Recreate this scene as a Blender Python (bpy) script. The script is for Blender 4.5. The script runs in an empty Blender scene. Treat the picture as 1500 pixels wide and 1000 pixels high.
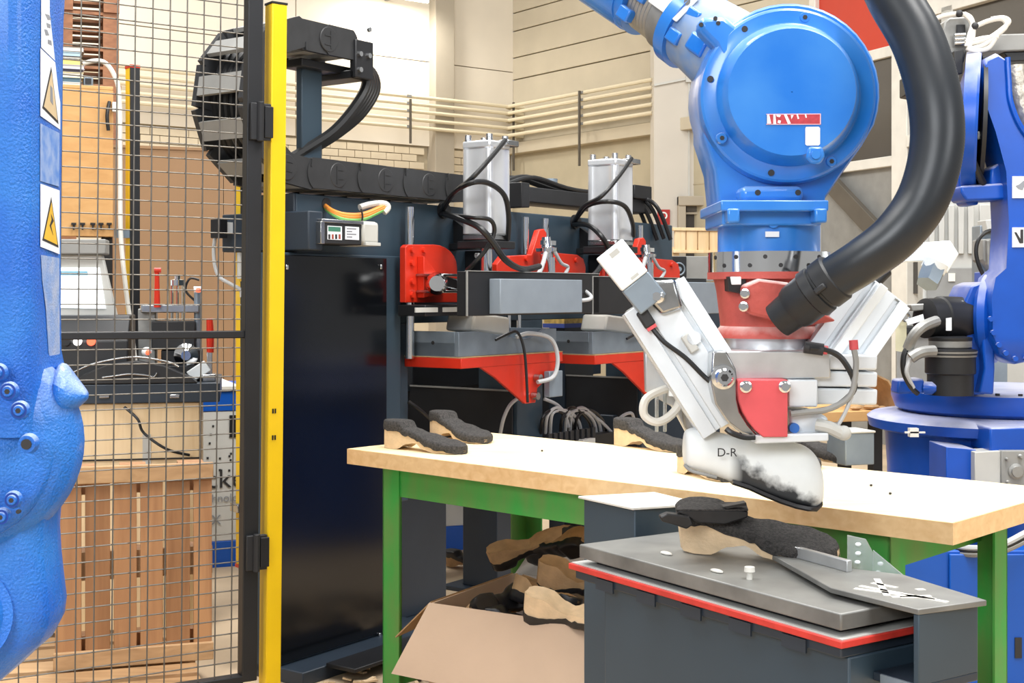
import bpy, bmesh, math, random
from mathutils import Vector, Matrix
random.seed(7)
S = bpy.context.scene
COL = S.collection
F, H, CX, HY = 1950.0, 1.38, 750.0, 430.0      # focal length in pixels, eye height, principal column, horizon row

# ---------------------------------------------------------------- camera
cam_d = bpy.data.cameras.new('camera'); cam = bpy.data.objects.new('camera', cam_d); COL.objects.link(cam)
cam.location = (0, 0, H); cam.rotation_euler = (math.pi/2, 0, 0)
cam_d.sensor_fit = 'HORIZONTAL'; cam_d.sensor_width = 36.0; cam_d.lens = 36.0*F/1500.0
cam_d.shift_x = 0.0; cam_d.shift_y = -(500.0-HY)/1500.0
cam_d.clip_start = 0.05; cam_d.clip_end = 200
S.camera = cam
# ---------------------------------------------------------------- world, lights, exposure
S.view_settings.view_transform = 'Standard'; S.view_settings.look = 'None'
S.view_settings.gamma = 1.0; S.view_settings.use_curve_mapping = False
S.view_settings.exposure = 0.0
W = bpy.data.worlds.new('world'); S.world = W; W.use_nodes = True
W.node_tree.nodes['Background'].inputs[0].default_value = (1.0, 0.985, 0.96, 1)
W.node_tree.nodes['Background'].inputs[1].default_value = 0.42
def area(name, loc, target, sx, sy, power, col=(1, .985, .96)):
    l = bpy.data.lights.new(name, 'AREA'); l.shape = 'RECTANGLE'; l.size = sx; l.size_y = sy; l.energy = power; l.color = col
    o = bpy.data.objects.new(name, l); COL.objects.link(o); o.location = loc
    d = Vector(target)-Vector(loc); o.rotation_euler = d.to_track_quat('-Z', 'Y').to_euler(); return o
area('hall_light', (-2.2, 2.6, 6.0), (-2.0, 3.2, 0), 1.6, 4.0, 260)
area('hall_light', (1.6, 2.2, 6.0), (1.4, 2.8, 0), 1.6, 4.0, 420)
area('hall_light', (4.2, 5.5, 6.5), (4.0, 5.8, 0), 2.0, 4.0, 300)
area('hall_light', (-1.5, 8.5, 6.5), (-1.5, 8.5, 0), 3.0, 3.0, 420)
area('hall_light', (-5.5, 13.5, 7.5), (-5.0, 18.0, 3.5), 4.0, 2.0, 430, (1, .965, .90))
area('hall_light', (3.0, 13.0, 8.0), (2.0, 19.0, 4.0), 3.0, 3.0, 200, (1, .965, .90))
area('window_daylight', (-3.0, -4.5, 4.2), (0.6, 3.5, 1.1), 4.0, 2.2, 420, (.94, .97, 1))
area('window_daylight', (5.5, -3.0, 4.2), (0.8, 3.5, 1.1), 3.0, 2.0, 160, (.94, .97, 1))

# ---------------------------------------------------------------- helpers
def P(px, py, d):
    return Vector(((px-CX)/F*d, d, H-(py-HY)/F*d))
def PZ(px, py, z):
    return P(px, py, (H-z)*F/(py-HY))
class Fr:
    def __init__(s, o, ex, ez=(0, 0, 1)):
        s.o = Vector(o); s.ex = Vector(ex).normalized(); s.ez = Vector(ez).normalized(); s.ey = s.ez.cross(s.ex)
    def w(s, x, y, z): return s.o+s.ex*x+s.ey*y+s.ez*z
    def loc(s, p):
        q = Vector(p)-s.o; return (q.dot(s.ex), q.dot(s.ey), q.dot(s.ez))
    def hit(s, px, py, y=0.0):
        r = P(px, py, 1.0)-Vector((0, 0, H)); c = Vector((0, 0, H))
        t = (y-(c-s.o).dot(s.ey))/r.dot(s.ey); q = s.loc(c+r*t); return (q[0], q[2])
    def hitx(s, px, py, x=0.0):
        r = P(px, py, 1.0)-Vector((0, 0, H)); c = Vector((0, 0, H))
        t = (x-(c-s.o).dot(s.ex))/r.dot(s.ex); q = s.loc(c+r*t); return (q[1], q[2])
    def hitz(s, px, py, z):
        q = s.loc(PZ(px, py, z)); return (q[0], q[1])
    def mat(s): 
        m = Matrix((s.ex, s.ey, s.ez)).transposed().to_4x4(); m.translation = s.o; return m
WORLD = Fr((0, 0, 0), (1, 0, 0))

class MB:
    def __init__(s, fr=None): s.v = []; s.f = []; s.fr = fr
    def add(s, vs, fs):
        b = len(s.v)
        s.v += [tuple(s.fr.w(*p)) if s.fr else tuple(p) for p in vs]
        s.f += [tuple(b+i for i in f) for f in fs]; return s
    def box(s, x0, x1, y0, y1, z0, z1):
        return s.add([(x0,y0,z0),(x1,y0,z0),(x1,y1,z0),(x0,y1,z0),(x0,y0,z1),(x1,y0,z1),(x1,y1,z1),(x0,y1,z1)],
                     [(0,3,2,1),(4,5,6,7),(0,1,5,4),(1,2,6,5),(2,3,7,6),(3,0,4,7)])
    def beam(s, a, b, w, h, up=(0, 0, 1)):
        a = Vector(a); b = Vector(b); d = (b-a).normalized(); u = Vector(up)
        if abs(d.dot(u)) > .98: u = Vector((0, 1, 0))
        x = d.cross(u).normalized(); y = x.cross(d).normalized(); vs = []
        for p in (a, b):
            for i, j in ((-1,-1),(1,-1),(1,1),(-1,1)): vs.append(p+x*(i*w/2)+y*(j*h/2))
        return s.add(vs, [(0,1,2,3),(7,6,5,4),(0,4,5,1),(1,5,6,2),(2,6,7,3),(3,7,4,0)])
    def prism(s, poly, vec):
        n = len(poly); v = Vector(vec); a = [Vector(p) for p in poly]
        return s.add(a+[p+v for p in a], [tuple(range(n)), tuple(range(2*n-1, n-1, -1))]+[(i, (i+1) % n, n+(i+1) % n, n+i) for i in range(n)])
    def cyl(s, a, b, r0, r1=None, n=20):
        r1 = r0 if r1 is None else r1
        return s.lathe([(0, r0), (1, r1)], a, b, n)
    def lathe(s, prof, a, b, n=32, cap=True):
        a = Vector(a); b = Vector(b); d = b-a; dn = d.normalized()
        u = Vector((0, 0, 1)) if abs(dn.z) < .9 else Vector((1, 0, 0))
        x = dn.cross(u).normalized(); y = dn.cross(x); vs = []; fs = []
        for t, r in prof:
            for k in range(n):
                an = 2*math.pi*k/n; vs.append(a+d*t+x*(r*math.cos(an))+y*(r*math.sin(an)))
        m = len(prof)
        for i in range(m-1):
            for k in range(n):
                k2 = (k+1) % n; fs.append((i*n+k, i*n+k2, (i+1)*n+k2, (i+1)*n+k))
        if cap: fs.append(tuple(range(n))); fs.append(tuple(range((m-1)*n+n-1, (m-1)*n-1, -1)))
        return s.add(vs, fs)
    def tube(s, pts, r, n=8, sm=6, rad=None):
        pts = [Vector(p) for p in pts]
        if sm and len(pts) > 2: pts, rad = smooth(pts, sm, rad)
        m = len(pts); vs = []; fs = []; px = None
        for i, p in enumerate(pts):
            d = (pts[min(i+1, m-1)]-pts[max(i-1, 0)])
            d = d.normalized() if d.length > 1e-9 else Vector((0, 0, 1))
            if px is None:
                u = Vector((0, 0, 1)) if abs(d.z) < .9 else Vector((1, 0, 0)); px = d.cross(u).normalized()
            else:
                px = (px-d*px.dot(d)); px = px.normalized() if px.length > 1e-6 else d.orthogonal().normalized()
            py = d.cross(px); rr = rad[i] if rad else r
            for k in range(n):
                an = 2*math.pi*k/n; vs.append(p+px*(rr*math.cos(an))+py*(rr*math.sin(an)))
        for i in range(m-1):
            for k in range(n): fs.append((i*n+k, i*n+(k+1) % n, (i+1)*n+(k+1) % n, (i+1)*n+k))
        fs.append(tuple(range(n))); fs.append(tuple(range(m*n-1, (m-1)*n-1, -1)))
        return s.add(vs, fs)
    def loft(s, rings, cap=True):
        n = len(rings[0]); vs = [p for r in rings for p in r]; fs = []
        for i in range(len(rings)-1):
            for k in range(n): fs.append((i*n+k, i*n+(k+1) % n, (i+1)*n+(k+1) % n, (i+1)*n+k))
        if cap: fs.append(tuple(range(n))); fs.append(tuple(range(len(vs)-1, len(vs)-n-1, -1)))
        return s.add(vs, fs)
    def ball(s, c, rx, ry=None, rz=None, n=14, m=9):
        ry = ry or rx; rz = rz or rx; c = Vector(c); rings = []
        for i in range(m+1):
            t = math.pi*(0.02+0.96*i/m); q = math.sin(t)
            rings.append([c+Vector((rx*q*math.cos(2*math.pi*k/n), ry*q*math.sin(2*math.pi*k/n), -rz*math.cos(t))) for k in range(n)])
        return s.loft(rings)
def smooth(pts, k, rad=None):
    out = []; ro = []; m = len(pts)
    for i in range(m-1):
        p0 = pts[max(i-1, 0)]; p1 = pts[i]; p2 = pts[i+1]; p3 = pts[min(i+2, m-1)]
        for j in range(k):
            t = j/k; t2 = t*t; t3 = t2*t
            out.append(.5*((2*p1)+(p2-p0)*t+(2*p0-5*p1+4*p2-p3)*t2+(3*p1-p0-3*p2+p3)*t3))
            if rad: ro.append(rad[i]*(1-t)+rad[i+1]*t)
    out.append(pts[-1])
    if rad: ro.append(rad[-1])
    return out, (ro if rad else None)
def rrect(w, h, r, n=4):
    o = []
    for cx, cy, a0 in ((w/2-r, h/2-r, 0), (-w/2+r, h/2-r, 90), (-w/2+r, -h/2+r, 180), (w/2-r, -h/2+r, 270)):
        for i in range(n+1):
            a = math.radians(a0+90*i/n); o.append((cx+r*math.cos(a), cy+r*math.sin(a)))
    return o

def to_mesh(name, mb, off=Vector((0, 0, 0)), sharp=35):
    me = bpy.data.meshes.new(name)
    me.from_pydata([(v[0]-off[0], v[1]-off[1], v[2]-off[2]) for v in mb.v], [], mb.f)
    bm = bmesh.new(); bm.from_mesh(me); bmesh.ops.recalc_face_normals(bm, faces=bm.faces)
    lim = math.radians(sharp)
    for f in bm.faces: f.smooth = True
    for e in bm.edges:
        e.smooth = len(e.link_faces) == 2 and e.calc_face_angle(3.2) < lim
    bm.to_mesh(me); bm.free(); return me
def link(name, me, mat=None, parent=None, bevel=0, seg=2):
    o = bpy.data.objects.new(name, me); COL.objects.link(o)
    if mat and not me.materials: me.materials.append(mat)
    if parent: o.parent = parent
    if bevel:
        b = o.modifiers.new('bevel', 'BEVEL'); b.width = bevel; b.segments = seg; b.limit_method = 'ANGLE'; b.angle_limit = math.radians(40)
        b.use_clamp_overlap = True; b.harden_normals = False
    return o
def props(o, label=None, cat=None, group=None, kind=None):
    if label: o['label'] = label
    if cat: o['category'] = cat
    if group: o['group'] = group
    if kind: o['kind'] = kind
    return o
def thing(name, label, cat, loc, group=None):
    o = bpy.data.objects.new(name, None); COL.objects.link(o); o.location = loc; o.empty_display_size = .05
    return props(o, label, cat, group)
def root_loc(o):
    while o.parent: o = o.parent
    return o.location.copy()
def part(T, name, mb, mat, bevel=0, label=None, sharp=35, seg=2):
    o = link(name, to_mesh(name, mb, root_loc(T), sharp), mat, T, bevel, seg)
    if label: o['label'] = label
    return o
def single(name, mb, mat, label, cat, loc, group=None, bevel=0, kind=None, sharp=35):
    o = link(name, to_mesh(name, mb, Vector(loc), sharp), mat, None, bevel); o.location = loc
    return props(o, label, cat, group, kind)
def struct(name, mb, mat, parent=None, bevel=0):
    o = link(name, to_mesh(name, mb), mat, parent, bevel)
    if not parent: o['kind'] = 'structure'
    return o
def piece(T, name, me, m4, mat=None):
    o = bpy.data.objects.new(name, me); COL.objects.link(o); o.parent = T
    m = Matrix(m4); 
    if T is not None: m.translation = m.translation-root_loc(T)
    o.matrix_basis = m
    return o
def dup(root, m4=None, label=None, group=None):
    r = root.copy(); COL.objects.link(r)
    if m4 is not None: r.matrix_basis = m4
    if label: r['label'] = label
    if group: r['group'] = group
    for ch in list(root.children):
        c = ch.copy(); COL.objects.link(c); c.parent = r
        for g in list(ch.children):
            d = g.copy(); COL.objects.link(d); d.parent = c
    return r
def poly(pts, d): return [P(x, y, d) for x, y in pts]
def plate(mb, pts, d, t):             # outline at distance d, thickness t going away
    return mb.prism(poly(pts, d), (0, t, 0))
def text_on(T, name, body, m4, size, mat, ext=.0006):
    c = bpy.data.curves.new(name, 'FONT'); c.body = body; c.size = size; c.extrude = ext; c.align_x = 'CENTER'; c.align_y = 'CENTER'
    c.resolution_u = 3; tmp = bpy.data.objects.new('lettering_source', c)
    me = bpy.data.meshes.new_from_object(tmp); bpy.data.objects.remove(tmp); me.materials.clear(); me.materials.append(mat)
    o = bpy.data.objects.new(name, me); COL.objects.link(o); o.parent = T
    m = Matrix(m4); m.translation = m.translation-root_loc(T); o.matrix_basis = m; return o
def facing(p, right, up):             # matrix whose x is right, y is up
    x = Vector(right).normalized(); z = x.cross(Vector(up)).normalized(); y = z.cross(x)
    m = Matrix((x, y, z)).transposed().to_4x4(); m.translation = Vector(p); return m
BACK = facing((0, 0, 0), (1, 0, 0), (0, 0, 1))

# ---------------------------------------------------------------- materials
def lin(h):
    h = h.lstrip('#'); c = [int(h[i:i+2], 16)/255 for i in (0, 2, 4)]
    return tuple((x/12.92 if x <= .04045 else ((x+.055)/1.055)**2.4) for x in c)+(1,)
def mat(name, col, rough=.5, metal=0.0, var=.12, scale=8, bump=0.0, bscale=60, dust=0.0, dustcol='d9d9d6', coat=0, stretch=None, col2=None, spec=None):
    m = bpy.data.materials.new(name); m.use_nodes = True; nt = m.node_tree; N = nt.nodes; L = nt.links
    b = N['Principled BSDF']; b.inputs['Roughness'].default_value = rough; b.inputs['Metallic'].default_value = metal
    if coat: b.inputs['Coat Weight'].default_value = coat; b.inputs['Coat Roughness'].default_value = .12
    if spec is not None: b.inputs['Specular IOR Level'].default_value = spec
    c = lin(col); c2 = lin(col2) if col2 else tuple(x*(1-var*1.6) for x in c[:3])+(1,)
    tc = N.new('ShaderNodeTexCoord'); mp = N.new('ShaderNodeMapping'); L.new(tc.outputs['Object'], mp.inputs['Vector'])
    if stretch: mp.inputs['Scale'].default_value = stretch
    n = N.new('ShaderNodeTexNoise'); n.inputs['Scale'].default_value = scale; n.inputs['Detail'].default_value = 6; L.new(mp.outputs[0], n.inputs['Vector'])
    r = N.new('ShaderNodeMapRange'); r.inputs[1].default_value = .35; r.inputs[2].default_value = .68; L.new(n.outputs[0], r.inputs[0])
    mx = N.new('ShaderNodeMix'); mx.data_type = 'RGBA'; mx.inputs[6].default_value = c; mx.inputs[7].default_value = c2; L.new(r.outputs[0], mx.inputs[0])
    out = mx.outputs[2]
    if dust:
        g = N.new('ShaderNodeNewGeometry'); sp = N.new('ShaderNodeSeparateXYZ'); L.new(g.outputs['Normal'], sp.inputs[0])
        n2 = N.new('ShaderNodeTexNoise'); n2.inputs['Scale'].default_value = scale*1.7; n2.inputs['Detail'].default_value = 9; L.new(tc.outputs['Object'], n2.inputs['Vector'])
        ad = N.new('ShaderNodeMath'); ad.operation = 'ADD'; L.new(sp.outputs[2], ad.inputs[0]); L.new(n2.outputs[0], ad.inputs[1])
        r2 = N.new('ShaderNodeMapRange'); r2.inputs[1].default_value = .75; r2.inputs[2].default_value = 1.5; r2.inputs[4].default_value = dust; L.new(ad.outputs[0], r2.inputs[0])
        m2 = N.new('ShaderNodeMix'); m2.data_type = 'RGBA'; m2.inputs[7].default_value = lin(dustcol); L.new(out, m2.inputs[6]); L.new(r2.outputs[0], m2.inputs[0]); out = m2.outputs[2]
    L.new(out, b.inputs['Base Color'])
    if bump:
        n3 = N.new('ShaderNodeTexNoise'); n3.inputs['Scale'].default_value = bscale; n3.inputs['Detail'].default_value = 5; L.new(mp.outputs[0], n3.inputs['Vector'])
        bp = N.new('ShaderNodeBump'); bp.inputs['Strength'].default_value = bump; bp.inputs['Distance'].default_value = .01; L.new(n3.outputs[0], bp.inputs['Height']); L.new(bp.outputs[0], b.inputs['Normal'])
    return m
def emit(name, col, st):
    m = bpy.data.materials.new(name); m.use_nodes = True; b = m.node_tree.nodes['Principled BSDF']
    b.inputs['Base Color'].default_value = lin(col); b.inputs['Emission Color'].default_value = lin(col); b.inputs['Emission Strength'].default_value = st; return m
def wood(name, c1, c2, axis='x', scale=3.0, rough=.6, bump=.08):
    m = bpy.data.materials.new(name); m.use_nodes = True; nt = m.node_tree; N = nt.nodes; L = nt.links; b = N['Principled BSDF']
    b.inputs['Roughness'].default_value = rough
    tc = N.new('ShaderNodeTexCoord'); mp = N.new('ShaderNodeMapping'); L.new(tc.outputs['Object'], mp.inputs[0])
    mp.inputs['Scale'].default_value = {'x': (1, 12, 12), 'y': (12, 1, 12), 'z': (12, 12, 1)}[axis]
    n = N.new('ShaderNodeTexNoise'); n.inputs['Scale'].default_value = scale; n.inputs['Detail'].default_value = 8; n.inputs['Distortion'].default_value = .6; L.new(mp.outputs[0], n.inputs[0])
    n2 = N.new('ShaderNodeTexNoise'); n2.inputs['Scale'].default_value = 1.7; L.new(tc.outputs['Object'], n2.inputs[0])
    ad = N.new('ShaderNodeMath'); ad.operation = 'ADD'; L.new(n.outputs[0], ad.inputs[0]); L.new(n2.outputs[0], ad.inputs[1])
    r = N.new('ShaderNodeMapRange'); r.inputs[1].default_value = .75; r.inputs[2].default_value = 1.3; L.new(ad.outputs[0], r.inputs[0])
    mx = N.new('ShaderNodeMix'); mx.data_type = 'RGBA'; mx.inputs[6].default_value = lin(c1); mx.inputs[7].default_value = lin(c2); L.new(r.outputs[0], mx.inputs[0]); L.new(mx.outputs[2], b.inputs['Base Color'])
    bp = N.new('ShaderNodeBump'); bp.inputs['Strength'].default_value = bump; bp.inputs['Distance'].default_value = .005; L.new(n.outputs[0], bp.inputs['Height']); L.new(bp.outputs[0], b.inputs['Normal'])
    return m
M = {}
M['blue'] = mat('robot_blue', '126fce', .3, 0, .10, 5, dust=.4, coat=.5, dustcol='b4c8e2', col2='3a86d6')
M['blue_dusty'] = mat('robot_blue_dusty', '3f7cc0', .5, 0, .2, 9, dust=.5, dustcol='b8b6ae', col2='8f9aa6')
M['blue_fg'] = mat('robot_blue_cast', '0b60c8', .4, 0, .12, 7, bump=.5, bscale=230, dust=.75, coat=.25, dustcol='b9c8e0', col2='2378d2')
M['blue_shaded'] = mat('robot_blue_shaded', '0a4db2', .32, 0, .14, 5, dust=.75, dustcol='c9c9d2')  # same paint as the nearer robots, weaker light put into a darker blue
M['blue_recess_shade'] = mat('recess_shade_blue', '0a3f9e', .35, 0, .15, 6, dust=.2)  # robot blue darkened to give the bolt recesses their shade
M['blue_paint'] = mat('cabinet_blue', '0553b4', .4, 0, .05, 4)
M['steel'] = mat('steel', 'bfc1c2', .26, 1, .18, 14)
M['chrome'] = mat('chrome', 'e6e8ea', .12, 1, .05, 9)
M['barrel'] = mat('cylinder_profile', 'dfe2e6', .25, .55, .05, 9)
M['alu'] = mat('aluminium', 'd5d8da', .38, .85, .08, 20)
M['plate_steel'] = mat('plate_steel', '646462', .45, .35, .3, 7, dust=.25, dustcol='b5b5b0', col2='8a8a86')
M['dust_steel'] = mat('dusty_steel', '9a9a97', .5, .5, .3, 9, dust=.4)
M['whitealu'] = mat('anodised_profile', 'dfe5ea', .42, .25, .05, 10)
M['white'] = mat('white_plastic', 'eef3f4', .4, 0, .04, 10)
M['offwhite'] = mat('off_white', 'dedbd2', .55, 0, .08, 6)
M['red_cast'] = mat('red_cast', 'c4584f', .6, 0, .2, 14, dust=.9, dustcol='e6d3cd', bump=.15)
M['red_plate'] = mat('red_sheet', 'd4545a', .42, 0, .1, 10)
M['red'] = mat('press_red', 'cf2f18', .38, 0, .12, 7)
M['red_rubber'] = mat('red_edge', 'd0392f', .6, 0, .15, 25)
M['navy'] = mat('machine_navy', '31424f', .42, 0, .10, 3)
M['navy2'] = mat('machine_navy_dark', '26313d', .45, 0, .12, 4)
M['blackgloss'] = mat('black_gloss_panel', '0b0e12', .16, 0, .2, 3)
M['black'] = mat('black_steel', '1b1c1f', .45, 0, .2, 8)
M['blackplastic'] = mat('black_plastic', '232427', .5, 0, .15, 10)
M['chain'] = mat('chain_plastic', '2e2f31', .48, 0, .15, 20)
M['rubber'] = mat('black_rubber', '1b1d20', .5, 0, .2, 30)
M['hose'] = mat('hose_rubber', '22272d', .36, 0, .15, 12)
M['grey_steel'] = mat('grey_steel', '8a97a3', .38, .35, .14, 9)
M['grey_box'] = mat('grey_enclosure', '86909a', .5, .1, .06, 12)
M['grey'] = mat('mid_grey', '8f8f8c', .55, 0, .12, 7)
M['lightgrey'] = mat('light_grey', 'bdbdb8', .55, 0, .08, 6)
M['cabinet'] = mat('cabinet_grey', 'c9cac6', .55, 0, .06, 5)
M['yellow'] = mat('safety_yellow', 'f2c70c', .4, 0, .06, 5)
M['green'] = mat('bench_green', '2f9a3f', .5, 0, .25, 11, col2='5f8a45', stretch=(1, 1, .4))
M['cable_grey'] = mat('cable_grey', 'b5b7b8', .5, 0, .05, 8)
M['cable_black'] = mat('cable_black', '17181a', .4, 0, .1, 8)
M['cable_orange'] = mat('cable_orange', 'e8923c', .45, 0, .08, 8)
M['cable_green'] = mat('cable_green', '77b35e', .45, 0, .08, 8)
M['cork'] = mat('cork_beige', 'e6c9a2', .75, 0, .12, 25, bump=.2, bscale=160)
M['cork_dark'] = mat('cork_tan', 'b8946a', .75, 0, .15, 25, bump=.2, bscale=160)
M['tread'] = mat('sole_rubber', '514d4a', .85, 0, .45, 160, bump=1.0, bscale=420, col2='2c2a29')
M['treadblack'] = mat('sole_rubber_black', '1d1c1e', .42, 0, .25, 40)
M['card'] = mat('cardboard', 'b89d84', .8, 0, .06, 4, bump=.04)
M['cardin'] = mat('cardboard_grey', 'b5aca2', .8, 0, .08, 4)
M['ply'] = wood('plywood', 'cfa269', 'bd8c52', 'x', 2.0)
M['pallet2'] = wood('pallet_wood_dark', 'a0734c', '7f5634', 'z', 2.5)
M['pallet'] = wood('pallet_wood', 'b08258', '8f6240', 'z', 2.5)
M['palletx'] = wood('pallet_wood_dry', 'bf9a70', '98744f', 'x', 2.5)
M['palletred'] = wood('pallet_wood_red', 'a3704a', '7c4e30', 'x', 2.5)
M['crate'] = wood('crate_wood', 'e2c8a0', 'c9a878', 'z', 2.0)
M['beech'] = wood('beech_top', 'f0dfb8', 'e3c895', 'x', 2.4, .5, .03)
M['beechedge'] = wood('beech_edge', 'e9c795', 'd3a974', 'x', 3.5, .6, .05)
M['brown'] = mat('brown_board', '907050', .75, 0, .05, 2)
M['wallcream'] = mat('wall_cream', 'e2dacb', .8, 0, .03, 2, bump=.02)
M['brick'] = mat('wall_brick', 'dccfb6', .85, 0, .06, 3, bump=.05)
M['mortar'] = mat('mortar', 'b3a78f', .9, 0, .08, 12)
M['wallpanel'] = mat('wall_panel', 'c5bba6', .8, 0, .05, 2)
M['concrete'] = mat('concrete', 'b8ae96', .85, 0, .08, 2, bump=.05)
M['column'] = mat('column_grey', 'b0a797', .8, 0, .05, 2)
M['palewall'] = mat('pale_wall', 'cfcac1', .8, 0, .03, 2)
M['pipe'] = mat('conduit', 'ded3b8', .5, 0, .04, 3)
M['floor'] = mat('floor_concrete', 'cdb697', .7, 0, .15, 1.3, bump=.06, col2='a18d74')
M['darkglass'] = mat('dark_glass', '4a4744', .12, 0, .05, 2)
M['beamdark'] = mat('dark_beam', '5b554c', .6, 0, .1, 5)
M['signred'] = mat('sign_red', 'b3231c', .5)
M['redpanel'] = mat('red_panel', 'c2371f', .5, 0, .05, 2)
M['warn'] = mat('warning_yellow', 'e8b93a', .5)
M['ink'] = mat('ink', '2a2a2c', .6)
M['inkgrey'] = mat('ink_grey', '8b8f96', .6)
M['sticker'] = mat('sticker_white', 'e9edf3', .45, 0, .03)
M['labelred'] = mat('label_red', 'c03b48', .5, 0, .2, 90)
M['blue_ink'] = mat('blue_mark', '2f6fc4', .5)
M['foil'] = mat('silver_sleeve', 'c9c2b4', .35, .6, .25, 30, bump=.6, bscale=40)
M['screen'] = emit('screen', 'eef6fb', 1.0)
M['lampred'] = emit('lamp_red', 'ff5a3c', 2.0)
M['lampwhite'] = emit('lamp_white', 'ffffff', 1.6)
M['tube'] = emit('tube_lamp', 'fff6e4', 8.0)
def glass(name, col, alpha):
    m = bpy.data.materials.new(name); m.use_nodes = True; b = m.node_tree.nodes['Principled BSDF']
    b.inputs['Base Color'].default_value = lin(col); b.inputs['Roughness'].default_value = .25; b.inputs['Transmission Weight'].default_value = alpha; b.inputs['IOR'].default_value = 1.3; return m
M['acrylic'] = glass('acrylic', 'e3eaea', .75)
def last_mat():
    m = mat('last_plastic', 'e4e8e8', .4, 0, .05, 12); nt = m.node_tree; N = nt.nodes; L = nt.links; b = N['Principled BSDF']
    src = b.inputs['Base Color'].links[0].from_socket
    tc = N.new('ShaderNodeTexCoord'); sp = N.new('ShaderNodeSeparateXYZ'); L.new(tc.outputs['Generated'], sp.inputs[0])
    n = N.new('ShaderNodeTexNoise'); n.inputs['Scale'].default_value = 30; n.inputs['Detail'].default_value = 8; L.new(tc.outputs['Object'], n.inputs[0])
    # glue-black sole band: generated z + slope along the foot + noise
    a = N.new('ShaderNodeMath'); a.operation = 'MULTIPLY_ADD'; a.inputs[1].default_value = -1.0; L.new(sp.outputs[0], a.inputs[0]); a.inputs[2].default_value = .84
    c = N.new('ShaderNodeMath'); c.operation = 'MULTIPLY_ADD'; c.inputs[1].default_value = .5; L.new(n.outputs[0], c.inputs[0]); L.new(a.outputs[0], c.inputs[2])
    d = N.new('ShaderNodeMath'); d.operation = 'SUBTRACT'; L.new(c.outputs[0], d.inputs[0]); L.new(sp.outputs[2], d.inputs[1])
    e = N.new('ShaderNodeMapRange'); e.inputs[1].default_value = .0; e.inputs[2].default_value = .16; L.new(d.outputs[0], e.inputs[0])
    g = N.new('ShaderNodeMapRange'); g.inputs[1].default_value = .30; g.inputs[2].default_value = .40; L.new(sp.outputs[0], g.inputs[0])
    k = N.new('ShaderNodeMath'); k.operation = 'MULTIPLY'; L.new(e.outputs[0], k.inputs[0]); L.new(g.outputs[0], k.inputs[1])
    x = N.new('ShaderNodeMix'); x.data_type = 'RGBA'; x.inputs[7].default_value = lin('2c2f33'); L.new(src, x.inputs[6]); L.new(k.outputs[0], x.inputs[0]); L.new(x.outputs[2], b.inputs['Base Color'])
    return m
M['last'] = last_mat()
# ================================================================ room shell
fm = MB(); fm.box(-16, 16, -6, 26, -.1, 0); struct('floor', fm, M['floor'])
WL = Fr((0, 22, 0), (.8, .6, 0)); WL.o = Vector((0, 22, 0))      # left wall: local x runs from the far left to the corner, -y faces the hall
WR = Fr((0, 22, 0), (.6, -.8, 0))                                 # right wall: local x runs from the corner towards the viewer
wl = struct('wall_left', MB(WL).box(-16, 0, .02, .3, 0, 9.0), M['mortar'])
bl, bh = .28, .113
bme = to_mesh('brick', MB().box(-.134, .134, -.05, .0, -.051, .051)); bme.materials.append(M['brick'])
for r in range(5):
    zc = 3.67-bh/2-r*bh
    for k in range(29):
        x = -.2-bl*k-(bl/2 if r % 2 else 0)
        if -1.75 < x < -1.2: continue
        m = WL.mat(); m.translation = WL.w(x, .02+random.uniform(0, .008), zc); piece(wl, 'brick', bme, m)
upper = to_mesh('wall_panel', MB().box(-1.99, 1.99, -.06, 0, -.66, .66)); upper.materials.append(M['wallcream'])
for r in range(4):
    for k in range(4):
        m = WL.mat(); m.translation = WL.w(-2.0-4.0*k, .02, 3.69+.67+1.335*r); piece(wl, 'wall_panel', upper, m)
lower = MB(WL).box(-16, 0, -.02, .02, 0, 3.67-5*bh); part(wl, 'wall_base', lower, M['brick'])
struct('column_left', MB(WL).box(-1.66, -1.30, -.22, .02, 0, 9.0), M['column'], bevel=.01)
wr = struct('wall_right', MB(WR).box(0, 9, .06, .3, 0, 9.0), M['mortar'])
z = 3.86; hs = [.62, .42, .36, .44, .30, .42, .36, .44, .36, .42, .40]
for hgt in hs:
    pm = MB(WR).box(0, 8.9, random.uniform(-.012, .0), .06, z+.008, z+hgt-.008); part(wr, 'wall_panel', pm, M['wallpanel'], bevel=.006); z += hgt
part(wr, 'ledge', MB(WR).box(0, 8.9, -.16, .06, 3.66, 3.84), M['wallpanel'], bevel=.01)
part(wr, 'wall_base', MB(WR).box(0, 8.9, -.01, .06, 0, 3.66), M['concrete'])
for zz in (1.3, 2.1, 2.9):
    part(wr, 'joint_strip', MB(WR).box(0, 8.9, -.016, .0, zz, zz+.012), M['mortar'])
D0 = 18.6
def bx(px): return (px-CX)/F*D0
def bz(py): return H-(py-HY)/F*D0
wb = struct('wall_back', MB().box(bx(958), 9.5, D0, D0+.5, 0, 9.0), M['palewall'])
part(wb, 'conduit_strip', MB().box(bx(1008), bx(1010), D0-.03, D0, bz(300), bz(112)), M['cabinet'])
part(wb, 'conduit_strip', MB().beam((bx(958), D0-.02, bz(125)), (bx(1024), D0-.02, bz(112)), .02, .03), M['cabinet'])
part(wb, 'junction_box', MB().box(bx(1004), bx(1014), D0-.06, D0, bz(121), bz(112)), M['cabinet'])
wn = props(link('window_1', to_mesh('window_1', MB().box(bx(1003), bx(1248), D0-.01, D0+.02, bz(420), bz(296))), M['darkglass']), kind='structure')
wf = MB()
for a, b, c, d_ in ((992, 1003, 430, 288), (1246, 1256, 430, 288)): wf.box(bx(a), bx(b), D0-.14, D0+.02, bz(c), bz(d_))
part(wn, 'window_frame', wf.box(bx(992), bx(1256), D0-.16, D0+.02, bz(302), bz(288)), M['column'], bevel=.01)
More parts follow.
